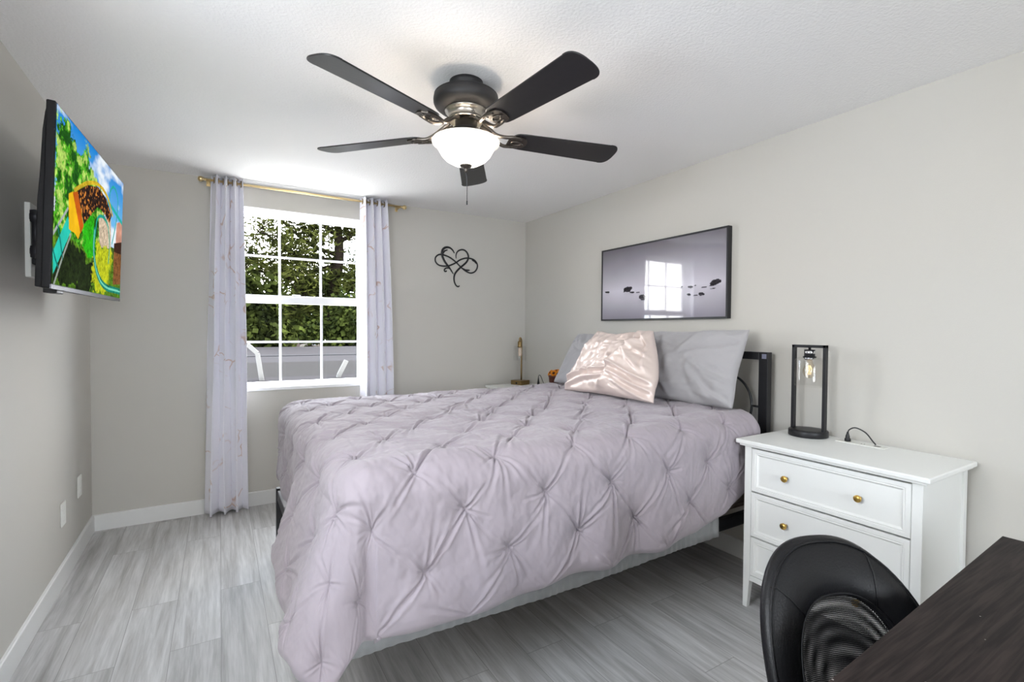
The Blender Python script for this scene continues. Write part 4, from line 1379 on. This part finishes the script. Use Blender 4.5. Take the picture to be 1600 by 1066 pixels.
        nd = near_d[i0:i1]
        near_d[i0:i1] = np.minimum(nd, rr_)
    puff = 0.012 * (1 - np.exp(-(near_d / 0.07) ** 1.3))
    topk = np.clip(1 - rho / 0.25, 0.15, 1)
    wr = 0.0045 * topk * fnoise(S * 4.5, Tt * 17, 24, 3) + 0.0035 * fnoise(S * 9 + 3, Tt * 7, 4, 4) + 0.0018 * fnoise(S * 40, Tt * 26, 14, 3)
    h = (h + puff + wr) * np.clip((area - 0.15) / 0.55, 0.0, 1.0)
    edge = np.minimum(np.minimum((S - s_lo), (s_hi - S)), np.minimum(v[None, :] * (tmax - tmin), (1 - v)[None, :] * (tmax - tmin)))
    h = h * np.clip(edge / 0.05, 0.0, 1) - 0.014 * (1 - np.clip(edge / 0.03, 0, 1)) ** 2
    P = P + N * h[..., None] * np.where((N[..., 2] > -2)[..., None], 1, 1)
    P[..., 2] = np.maximum(P[..., 2], 0.012)
    mb = MB().grid(P)
    o = mb.build('comforter', 'lavender_cotton', solid=(0.014, -1), fix=False)
    tag(o, 'lavender grey pinch pleat comforter spread over the bed', 'comforter')
    return o
comforter()

# ------------------------------------------------------------------ pillows
def pillow(name, label, bl, br, tr, tl, thick, m, seed, wr, group, pull=0.05, pullv=None, power=0.42, satin=False, bulge=0.5, creases=()):
    n = 90
    bl, br, tr, tl = (np.array(q, float) for q in (bl, br, tr, tl))
    nrm = np.cross(br - bl, tl - bl)
    nrm /= np.linalg.norm(nrm)
    u = np.linspace(-1, 1, n)[:, None] * np.ones((1, n))
    v = np.linspace(-1, 1, n)[None, :] * np.ones((n, 1))
    uu = u * (1 - np.where(u > 0, pull, pull if pullv is None else 0.03) * np.cos(v * PI / 2) ** 1.5 + 0.018 * vnoise(v * 3, u * 0 + seed, seed))
    vv = v * (1 - (pull if pullv is None else pullv) * np.where(v > 0, 1, 0.25) * np.cos(u * PI / 2) ** 1.5 + 0.018 * vnoise(u * 3, v * 0 + seed + 3, seed + 1))
    a, b = (uu + 1) / 2, (vv + 1) / 2
    Pm = bl * ((1 - a) * (1 - b))[..., None] + br * (a * (1 - b))[..., None] + tr * (a * b)[..., None] + tl * ((1 - a) * b)[..., None]
    t = thick * (np.clip(1 - u ** 2, 0, 1) * np.clip(1 - v ** 2, 0, 1)) ** power
    mask = np.clip((1 - np.maximum(np.abs(u), np.abs(v))) / 0.12, 0, 1)
    w1 = fnoise(u * 2.3 + seed, v * 2.3, seed, 4)
    w2 = np.zeros_like(u)
    rg = np.random.default_rng(seed)
    ncr = 16 if satin else 9
    for k in range(ncr):
        if satin:
            th = rg.normal(0.95, 0.30)
            cx, cy = rg.uniform(-0.9, 0.9), rg.uniform(-0.9, 0.9)
            L, D, W = rg.uniform(0.35, 0.9), rg.uniform(0.006, 0.014), rg.uniform(0.04, 0.11)
        else:
            cx, cy = rg.choice([-1, 1]) * rg.uniform(0.6, 1), rg.choice([-1, 1]) * rg.uniform(0.6, 1)
            th = math.atan2(-cy, -cx) + rg.normal(0, 0.4)
            L, D, W = rg.uniform(0.25, 0.5), rg.uniform(0.004, 0.010), rg.uniform(0.05, 0.12)
        al = (u - cx) * math.cos(th) + (v - cy) * math.sin(th)
        pe = -(u - cx) * math.sin(th) + (v - cy) * math.cos(th) + 0.12 * np.sin(al * 4 + k)
        x_ = pe / W
        w2 += D * np.exp(-(al / L) ** 2) * (np.exp(-x_ ** 2) - 0.7 * np.exp(-(x_ - 1.4) ** 2))
    for (u0, v0), (u1, v1), D, W in creases:
        du, dv = u1 - u0, v1 - v0
        Ln = math.hypot(du, dv)
        al = ((u - u0) * du + (v - v0) * dv) / Ln
        pe = ((u - u0) * dv - (v - v0) * du) / Ln + 0.05 * np.sin(al * 5 + u0 * 7)
        fall = np.exp(-(np.clip(-al, 0, 9) / 0.12) ** 2) * np.exp(-(np.clip(al - Ln, 0, 9) / 0.12) ** 2)
        x_ = pe / W
        w2 += D * fall * (np.exp(-x_ ** 2) - 0.6 * np.exp(-((x_ - 1.6) / 1.2) ** 2))
    d = (wr * w1 + w2) * mask
    F = Pm + nrm * (t * bulge + d)[..., None]
    B = Pm - nrm * (t * (1 - bulge))[..., None]
    # frilled seam
    mb = MB().grid(F).grid(B[::-1])
    o = mb.build(name, m, fix=False)
    bm = bmesh.new()
    bm.from_mesh(o.data)
    bmesh.ops.remove_doubles(bm, verts=bm.verts[:], dist=0.0006)
    bm.to_mesh(o.data)
    bm.free()
    o.data.polygons.foreach_set('use_smooth', [True] * len(o.data.polygons))
    tag(o, label, 'pillow', group)
    return o
PG = 'pillows against the headboard'
pillow('bed_pillow', 'plain grey pillow against the near end of the headboard', (2.31, 2.30, 0.935), (2.335, 1.60, 0.935), (2.505, 1.618, 1.362), (2.50, 2.32, 1.345), 0.15, 'grey_cotton', 4, 0.011, PG, 0.04, bulge=0.62, creases=[((0.95, 0.6), (0.2, 0.2), 0.007, 0.07), ((0.95, -0.4), (0.3, -0.1), 0.008, 0.06), ((0.6, -0.95), (0.25, -0.2), 0.008, 0.06), ((0.9, -0.9), (0.4, -0.45), 0.010, 0.05), ((-0.2, -0.9), (-0.5, 0.1), 0.008, 0.07), ((0.2, 0.95), (0.0, 0.3), 0.006, 0.06), ((-0.5, 0.9), (-0.3, -0.3), 0.007, 0.08)])
pillow('bed_pillow', 'grey pillow behind the blush satin pillow, far end of the headboard', (2.33, 3.20, 0.93), (2.33, 2.42, 0.93), (2.50, 2.40, 1.335), (2.50, 3.10, 1.325), 0.16, 'grey_cotton', 9, 0.006, PG, 0.05, bulge=0.6)
pillow('satin_pillow', 'shiny blush satin pillow leaning in front of the grey pillows', (2.06, 2.70, 0.94), (2.06, 1.89, 0.95), (2.30, 2.12, 1.35), (2.27, 2.60, 1.345), 0.19, 'blush_satin', 6, 0.018, PG, -0.09, pullv=0.15, satin=True, bulge=0.62, creases=[
    ((0.75, 0.95), (0.05, -0.75), 0.024, 0.06), ((0.45, 0.9), (-0.25, -0.5), 0.016, 0.05), ((-0.95, -0.7), (0.15, -0.25), 0.022, 0.05), ((-0.9, -0.9), (-0.1, -0.55), 0.016, 0.045),
    ((0.3, -0.3), (0.95, -0.5), 0.022, 0.05), ((0.35, -0.55), (0.97, -0.72), 0.022, 0.045), ((0.45, -0.78), (0.9, -0.95), 0.018, 0.04), ((-0.6, 0.9), (-0.75, -0.4), 0.014, 0.07),
    ((0.55, 0.55), (0.9, 0.1), 0.014, 0.06), ((-0.2, 0.85), (-0.5, 0.0), 0.012, 0.05), ((0.8, 0.9), (0.92, -0.2), 0.014, 0.05), ((0.55, 0.2), (0.75, -0.25), 0.014, 0.05)])

# ------------------------------------------------------------------ nightstands
def nightstand(label):
    """Built at the origin: back at x = 0, front towards -x, centred on y."""
    t = empty('nightstand', (0, 0, 0), label, 'nightstand', 'white three drawer nightstands')
    DX, HY = 0.44, 0.352
    top = MB()
    top.rbox(-0.472, 0, -0.382, 0.382, 0.805, 0.826, 0.005, 3)
    top.rbox(-0.460, 0, -0.370, 0.370, 0.794, 0.806, 0.005, 3)
    top.build('top', 'furniture_white', t)
    b = MB()
    b.box(-DX + 0.02, -0.02, HY - 0.022, HY - 0.010, 0.13, 0.795).box(-DX + 0.02, -0.02, -HY + 0.010, -HY + 0.022, 0.13, 0.795)
    b.box(-0.02, -0.008, -HY + 0.02, HY - 0.02, 0.13, 0.795).box(-DX + 0.02, -0.02, -HY + 0.02, HY - 0.02, 0.13, 0.145)
    for z in (0.786, 0.573, 0.352):
        b.box(-DX + 0.05, -DX + 0.066, -HY + 0.02, HY - 0.02, z - 0.010, z + 0.012)
    b.box(-DX + 0.004, -DX + 0.025, -HY + 0.03, HY - 0.03, 0.135, 0.162)
    b.build('carcass', 'furniture_white', t, bevel=0.0015)
    for sx in (0, 1):
        for sy in (-1, 1):
            x0, x1 = (-DX, -DX + 0.034) if sx == 0 else (-0.034, 0.0)
            y0, y1 = sorted((sy * HY, sy * (HY - 0.034)))
            yi0, yi1 = sorted((sy * HY, sy * (HY - 0.022)))
            lg = MB()
            lg.add([(x0, y0, 0.16), (x1, y0, 0.16), (x1, y1, 0.16), (x0, y1, 0.16), (x0, y0, 0.795), (x1, y0, 0.795), (x1, y1, 0.795), (x0, y1, 0.795),
                    (x0 if sx == 0 else x0 + 0.012, yi0, 0), (x1 if sx else x1 - 0.012, yi0, 0), (x1 if sx else x1 - 0.012, yi1, 0), (x0 if sx == 0 else x0 + 0.012, yi1, 0)],
                   [(4, 5, 6, 7), (0, 1, 5, 4), (1, 2, 6, 5), (2, 3, 7, 6), (3, 0, 4, 7), (8, 9, 1, 0), (9, 10, 2, 1), (10, 11, 3, 2), (11, 8, 0, 3), (11, 10, 9, 8)])
            lg.build('leg', 'furniture_white', t, bevel=0.0015)
    for z0, z1 in ((0.578, 0.784), (0.358, 0.571), (0.166, 0.351)):
        d = MB()
        y0, y1 = -HY + 0.0355, HY - 0.0355
        # moulded front: flat border, bevel, recessed field
        rings = [(0.0, -DX + 0.016), (0.0, -DX + 0.002), (0.002, -DX), (0.017, -DX), (0.020, -DX + 0.0025), (0.024, -DX + 0.0012), (0.031, -DX + 0.008), (0.033, -DX + 0.009)]
        vs_, fs_ = [], []
        for i_, x in rings:
            vs_ += [(x, y0 + i_, z0 + i_), (x, y1 - i_, z0 + i_), (x, y1 - i_, z1 - i_), (x, y0 + i_, z1 - i_)]
        for q in range(len(rings) - 1):
            for k in range(4):
                fs_.append((q * 4 + k, q * 4 + (k + 1) % 4, (q + 1) * 4 + (k + 1) % 4, (q + 1) * 4 + k))
        q = (len(rings) - 1) * 4
        fs_.append((q, q + 1, q + 2, q + 3))
        fs_.append((3, 2, 1, 0))
        d.add(vs_, fs_)
        do = d.build('drawer', 'furniture_white', t)
        for y in (0.15, -0.146):
            zc = (z0 + z1) / 2
            MB().lathe([(0.006, -0.012), (0.006, 0.004), (0.008, 0.007), (0.0135, 0.010), (0.0145, 0.014), (0.0145, 0.018), (0.013, 0.021), (0.004, 0.0225)], (0, 0, 0), 24,
                       Matrix.Translation((-DX, y, zc)) @ Matrix.Rotation(-PI / 2, 4, 'Y')).build('knob', 'gold', do)
    pn = MB().rbox(-0.102, -0.042, -0.095, 0.105, 0.8255, 0.8285, 0.001)
    po = pn.build('outlet_panel', 'plastic_white', t)
    for y in (0.065, 0.0):
        sl = MB()
        for dy in (-0.006, 0.006): sl.box(-0.078, -0.066, y + dy - 0.0012, y + dy + 0.0012, 0.8284, 0.8288)
        sl.build('socket', 'plastic_black', po)
    MB().box(-0.08, -0.062, -0.07, -0.045, 0.8284, 0.8288).build('usb_port', 'plastic_black', po)
    return t
NB = R_ - 0.018
n1_ = nightstand('white three drawer nightstand with gold knobs right of the bed')
n1_.location = (NB, 1.085, 0)
n2_ = copy_tree(n1_)
n2_.location = (NB, 3.715, 0)
n2_['label'] = 'white nightstand beyond the bed in the window corner, mostly hidden'

# black frame lamp on the near nightstand
ZT = 0.8262
LX, LY = 2.55, 1.32
lamp = empty('table_lamp', (LX, LY, ZT), 'black rectangular frame lamp with clear glass shade on white nightstand', 'lamp')
MB().lathe([(0.086, 0.0), (0.088, 0.002), (0.088, 0.028), (0.086, 0.031), (0.05, 0.032)], (LX, LY, ZT), 48).build('base', 'black_metal', lamp)
fr = MB()
y0, y1, z0, z1 = LY - 0.082, LY + 0.082, ZT + 0.031, 1.285
fr.rbox(LX - 0.012, LX + 0.012, y0, y0 + 0.014, z0, z1, 0.001).rbox(LX - 0.012, LX + 0.012, y1 - 0.014, y1, z0, z1, 0.001).rbox(LX - 0.012, LX + 0.012, y0, y1, z1 - 0.014, z1, 0.001)
fr.build('frame', 'black_metal', lamp)
MB().lathe([(0.006, 1.272), (0.006, 1.262), (0.024, 1.261), (0.024, 1.228), (0.03, 1.227), (0.03, 1.222)], (LX, LY, 0), 24).build('socket_cup', 'black_metal', lamp)
MB().lathe([(0.0246, 1.255), (0.0246, 1.240)], (LX, LY, 0), 24).build('socket_ring', 'chrome', lamp)
gl = MB()
A = np.array([[(LX + r_ * math.cos(q), LY + r_ * math.sin(q), z) for q in np.linspace(0, 2 * PI, 49)] for r_, z in ((0.028, 1.221), (0.05, 1.220), (0.062, 1.216), (0.065, 1.208), (0.065, 1.075))])
gl.grid(A)
gl.build('glass_shade', 'lamp_glass', lamp, fix=False)
def edison(cx, cy, z, s, parent):
    """Hanging bulb, cap at z, going down."""
    A = np.array([[(cx + r_ * s * math.cos(q), cy + r_ * s * math.sin(q), z - d * s) for q in np.linspace(0, 2 * PI, 25)] for r_, d in ((0.013, 0), (0.015, 0.015), (0.024, 0.035), (0.030, 0.055), (0.030, 0.07), (0.022, 0.088), (0.008, 0.097), (0.0005, 0.098))])
    o = MB().grid(A).build('bulb', 'bulb_glass', parent, fix=False)
    fi = MB()
    for k in range(6):
        a = 2 * PI * k / 6
        fi.tube([(cx + 0.004 * s * math.cos(a), cy + 0.004 * s * math.sin(a), z - 0.03 * s), (cx + 0.013 * s * math.cos(a + .3), cy + 0.013 * s * math.sin(a + .3), z - 0.05 * s), (cx + 0.006 * s * math.cos(a + .6), cy + 0.006 * s * math.sin(a + .6), z - 0.078 * s)], 0.0011 * s, 5)
    fi.build('filament', 'filament', o)
MB().lathe([(0.013, 1.223), (0.028, 1.2215), (0.024, 1.213), (0.013, 1.208)], (LX, LY, 0), 24).build('lamp_holder', 'chrome', lamp)
edison(LX, LY, 1.21, 0.95, lamp)

# black plug and cord on the near nightstand
cd = empty('power_cord', (2.59, 1.15, 0.829), 'short black plug and cord arching over the nightstand outlet', 'cord')
px, py = NB - 0.072, 1.15
MB().lathe([(0.013, 0.0003), (0.013, 0.012), (0.009, 0.016), (0.009, 0.024), (0.006, 0.034), (0.0035, 0.045)], (px, py, 0.8288), 20).build('plug', 'plastic_black', cd)
MB().tube(spline([(px, py, 0.868), (px + 0.002, py - 0.006, 0.885), (px + 0.008, py - 0.03, 0.897), (px + 0.012, py - 0.07, 0.880), (px + 0.012, py - 0.10, 0.845), (px + 0.012, py - 0.112, 0.832)], 6), 0.003, 8).build('cable', 'plastic_black', cd)

# brass lamp on the far nightstand
bx_, by_ = 2.50, 3.985
bl_ = empty('table_lamp', (bx_, by_, ZT), 'small brass lamp with clear glass shade in the window corner', 'lamp')
Mb = Matrix.Translation((bx_, by_, 0)) @ Matrix.Rotation(math.radians(18), 4, 'Z')
MB().rbox(-0.065, 0.065, -0.065, 0.065, ZT, ZT + 0.042, 0.003, 2, Mb).build('base', 'antique_brass', bl_)
MB().rbox(-0.0665, -0.064, -0.016, 0.004, ZT + 0.01, ZT + 0.026, 0.001, 1, Mb).build('port', 'plastic_black', bl_)
pp = [(bx_ + 0.012, by_, ZT + 0.042), (bx_ + 0.012, by_, 1.21), (bx_ + 0.010, by_, 1.255), (bx_ + 0.0, by_, 1.277), (bx_ - 0.010, by_, 1.268), (bx_ - 0.012, by_, 1.25)]
MB().tube(spline(pp, 5), 0.008, 12).build('pole', 'antique_brass', bl_)
MB().lathe([(0.009, 1.25), (0.018, 1.246), (0.022, 1.235), (0.022, 1.20), (0.024, 1.195), (0.024, 1.186)], (bx_ - 0.006, by_, 0), 20).build('socket_cup', 'antique_brass', bl_)
A = np.array([[(bx_ - 0.006 + r_ * math.cos(q), by_ + r_ * math.sin(q), z) for q in np.linspace(0, 2 * PI, 37)] for r_, z in ((0.024, 1.199), (0.05, 1.198), (0.062, 1.193), (0.062, 1.06))])
MB().grid(A).build('glass_shade', 'lamp_glass', bl_, fix=False)
MB().lathe([(0.012, 1.19), (0.016, 1.16), (0.019, 1.13), (0.014, 1.105), (0.003, 1.098)], (bx_ - 0.006, by_, 0), 20).build('bulb', mat('frosted_bulb', (226, 206, 186), 0.3), bl_)
MB().tube(spline([(2.555, 3.79, 0.829), (2.55, 3.785, 0.86), (2.555, 3.775, 0.89), (2.56, 3.765, 0.915), (2.57, 3.755, 0.90), (2.58, 3.745, 0.84)], 5), 0.0055, 8)
cd2 = empty('power_cord', (2.57, 3.78, 0.829), 'black cord end standing beside the brass lamp', 'cord')
MB().lathe([(0.012, 0.0003), (0.012, 0.03), (0.008, 0.05), (0.005, 0.07), (0.003, 0.085)], (2.573, 3.78, 0.8288), 16).build('plug', 'plastic_black', cd2)
MB().tube(spline([(2.573, 3.78, 0.91), (2.575, 3.772, 0.93), (2.58, 3.755, 0.925), (2.59, 3.735, 0.88), (2.60, 3.715, 0.832)], 5), 0.003, 8).build('cable', 'plastic_black', cd2)

# sunflower pot on the far nightstand
fx, fy = 2.50, 3.425
fp = empty('flower_pot', (fx, fy, ZT), 'small brown pot of orange sunflowers beside the bed pillows', 'flower pot')
MB().lathe([(0.038, 0.0), (0.05, 0.12), (0.053, 0.122), (0.053, 0.132), (0.046, 0.132)], (fx, fy, ZT), 28).build('pot', 'terracotta', fp)
for k, (dx, dy, dz, tl_) in enumerate(((-0.03, 0.02, 0.155, 0.5), (-0.028, -0.028, 0.155, 0.6), (0.02, 0.0, 0.172, 0.15), (0.03, 0.04, 0.15, 0.6), (-0.005, 0.045, 0.15, 0.7), (0.0, -0.05, 0.148, 0.8))):
    q = Vector((dx, dy, 0.03)) if False else Vector((dx - 0.03, dy, 0.045))
    Mf = Matrix.Translation((fx + dx, fy + dy, ZT + dz)) @ q.to_track_quat('Z', 'Y').to_matrix().to_4x4()
    mb = MB()
    for ring_, (n_, r0, r1, zz_) in enumerate(((14, 0.010, 0.033, 0.006), (12, 0.009, 0.026, 0.010))):
        for j in range(n_):
            a = 2 * PI * (j + 0.5 * ring_) / n_
            c_, s_ = math.cos(a), math.sin(a)
            wv = 0.007
            pts = [(r0 * c_, r0 * s_, 0), ((r0 + r1) / 2 * c_ - wv * s_, (r0 + r1) / 2 * s_ + wv * c_, zz_), (r1 * c_, r1 * s_, zz_ * 0.6), ((r0 + r1) / 2 * c_ + wv * s_, (r0 + r1) / 2 * s_ - wv * c_, zz_)]
            mb.add([Mf @ Vector(p_) for p_ in pts], [(0, 1, 2, 3)])
    fo = mb.build('sunflower', 'petal', fp, fix=False, solid=(0.001, 0))
    MB().lathe([(0.012, 0), (0.012, 0.006), (0.006, 0.010), (0.001, 0.011)], (0, 0, 0), 14, Mf).build('seed_head', 'seed', fo)
    MB().tube([(fx + dx * 0.4, fy + dy * 0.4, ZT + 0.12), (fx + dx * 0.9, fy + dy * 0.9, ZT + dz - 0.002)], 0.003, 6).build('stem', 'leaf_green', fo)

# ------------------------------------------------------------------ desk
dk = empty('desk', (1.35, 0.11, 0), 'dark espresso wood desk at the lower right corner', 'desk')
Md = Matrix.Translation((1.98, 0.468, 0)) @ Matrix.Rotation(math.radians(2.5), 4, 'Z')
MB().rbox(-1.30, 0.0, -0.62, 0.0, 0.722, 0.75, 0.002, 2, Md).build('desk_top', 'espresso_wood', dk)
for x in (-1.27, -0.045):
    MB().rbox(x, x + 0.022, -0.60, -0.03, 0.0, 0.7215, 0.002, 2, Md).build('side_panel', 'espresso_wood', dk)
MB().rbox(-1.247, -0.046, -0.58, -0.565, 0.35, 0.7215, 0.002, 2, Md).build('back_panel', 'espresso_wood', dk)

# ------------------------------------------------------------------ office chair
CHX, CHY, CHROT = 1.155, 0.345, math.radians(-20)
ch = empty('office_chair', (CHX, CHY, 0), 'black leather and mesh office chair tucked at the dark desk', 'office chair')
LEAN = math.radians(25)
CT = 0.842                                                       # height of the top of the backrest
BHH = 0.56                                                       # backrest height
def back_pt(u, v, w):
    """u across, v up from the backrest bottom, w towards the sitter."""
    curve = 0.55 * u * u
    yb = 0.12 - (w + curve) + math.sin(LEAN) * (v - 0.1) * 1.0
    z = CT - BHH * math.cos(LEAN) + v * math.cos(LEAN) + 0.2 * w * math.sin(LEAN)
    q = Vector((u, yb, z))
    q.rotate(Matrix.Rotation(CHROT, 3, 'Z'))
    return q + Vector((CHX, CHY, 0))
def back_outline(t, k):
    """closed outline; k: 1 outer edge, 0 opening."""
    c, s_ = math.cos(t), math.sin(t)
    e = 2 / 2.5
    su, sv = math.copysign(abs(c) ** e, c), math.copysign(abs(s_) ** e, s_)
    wo = 0.228 * (1.0 if s_ < 0 else 1 - 0.10 * abs(sv))
    uo, vo = wo * su, 0.28 + 0.28 * sv
    ui, vi = 0.150 * su * (1 - 0.12 * sv), 0.235 + 0.195 * sv
    return uo * k + ui * (1 - k), vo * k + vi * (1 - k)
nt_ = 96
rings = [(0.0, 0.0), (0.0, 0.012), (0.08, 0.020), (0.3, 0.027), (0.6, 0.028), (0.85, 0.022), (0.96, 0.012), (1.0, 0.0), (0.97, -0.012), (0.8, -0.018), (0.4, -0.018), (0.05, -0.014), (0.0, 0.0)]
A = np.array([[tuple(back_pt(*back_outline(t, k), w)) for t in np.linspace(0, 2 * PI, nt_ + 1)] for k, w in rings])
MB().grid(A).build('backrest', 'leather', ch, fix=True)
# raised seams on the leather
sm_ = MB()
for t in (0.9, 2.25, 3.35, 6.07):
    pts = [back_pt(*back_outline(t + 0.05 * q, k), w + 0.0015) for q, (k, w) in enumerate(rings[2:7])]
    sm_.tube(pts, 0.0014, 5)
sm_.tube([back_pt(*back_outline(t, 0.06), 0.0205) for t in np.linspace(0, 2 * PI, 73)], 0.0028, 6, cap=False)
sm_.tube([back_pt(*back_outline(t, 0.93), 0.0185) for t in np.linspace(0, 2 * PI, 73)], 0.0022, 6, cap=False)
sm_.build('seam', 'leather', ch)
for wofs, nm in ((0.008, 'mesh_panel'), (-0.010, 'mesh_panel')):
    kk = np.linspace(0, 1, 14)
    tt_ = np.linspace(0, 2 * PI, 65)
    A = np.zeros((14, 65, 3))
    UVs = np.zeros((14, 65, 2))
    for i, k in enumerate(kk):
        for j, t in enumerate(tt_):
            u, v = back_outline(t, 0.02)
            cu, cv = 0.0, 0.235
            u, v = cu + (u - cu) * k, cv + (v - cv) * k
            A[i, j] = back_pt(u, v, wofs + 0.010 * (1 - k * k) * (1 if wofs > 0 else -1.2))
            UVs[i, j] = (u, v * 1.02 if wofs < 0 else v)
    mo = MB().grid(A).build(nm, 'mesh_weave', ch, fix=False)
    ul = mo.data.uv_layers.new(name='UVMap')
    li = np.zeros(len(mo.data.loops), int)
    mo.data.loops.foreach_get('vertex_index', li)
    ul.data.foreach_set('uv', UVs.reshape(-1, 2)[li].ravel())
Mc = Matrix.Translation((CHX, CHY, 0)) @ Matrix.Rotation(CHROT, 4, 'Z')
MB().rbox(-0.23, 0.23, -0.40, 0.05, 0.40, 0.47, 0.03, 4, Mc).build('seat', 'leather', ch)
MB().bar(Mc @ Vector((0, 0.0, 0.39)), Mc @ Vector((0, 0.13, 0.42)), 0.05, 0.012).build('back_bracket', 'plastic_black', ch)
MB().lathe([(0.05, 0.10), (0.03, 0.11), (0.03, 0.25), (0.018, 0.255), (0.018, 0.395), (0.06, 0.4)], (0, 0, 0), 20, Mc @ Matrix.Translation((0, -0.17, 0))).build('gas_column', 'plastic_black', ch)
for k in range(5):
    a = 2 * PI * k / 5 + 0.5
    c0 = Mc @ Vector((0, -0.17, 0))
    e_ = c0 + Vector((0.25 * math.cos(a), 0.25 * math.sin(a), 0.075))
    lg = MB().tube([c0 + Vector((0.02 * math.cos(a), 0.02 * math.sin(a), 0.12)), e_], [0.022, 0.013], 8).build('base_arm', 'plastic_black', ch)
    MB().lathe([(0.012, -0.018), (0.027, -0.016), (0.027, 0.016), (0.012, 0.018)], (0, 0, 0), 18, Matrix.Translation((e_.x, e_.y, 0.028)) @ Matrix.Rotation(a, 4, 'Z') @ Matrix.Rotation(PI / 2, 4, 'X')).build('caster', 'rubber', lg)
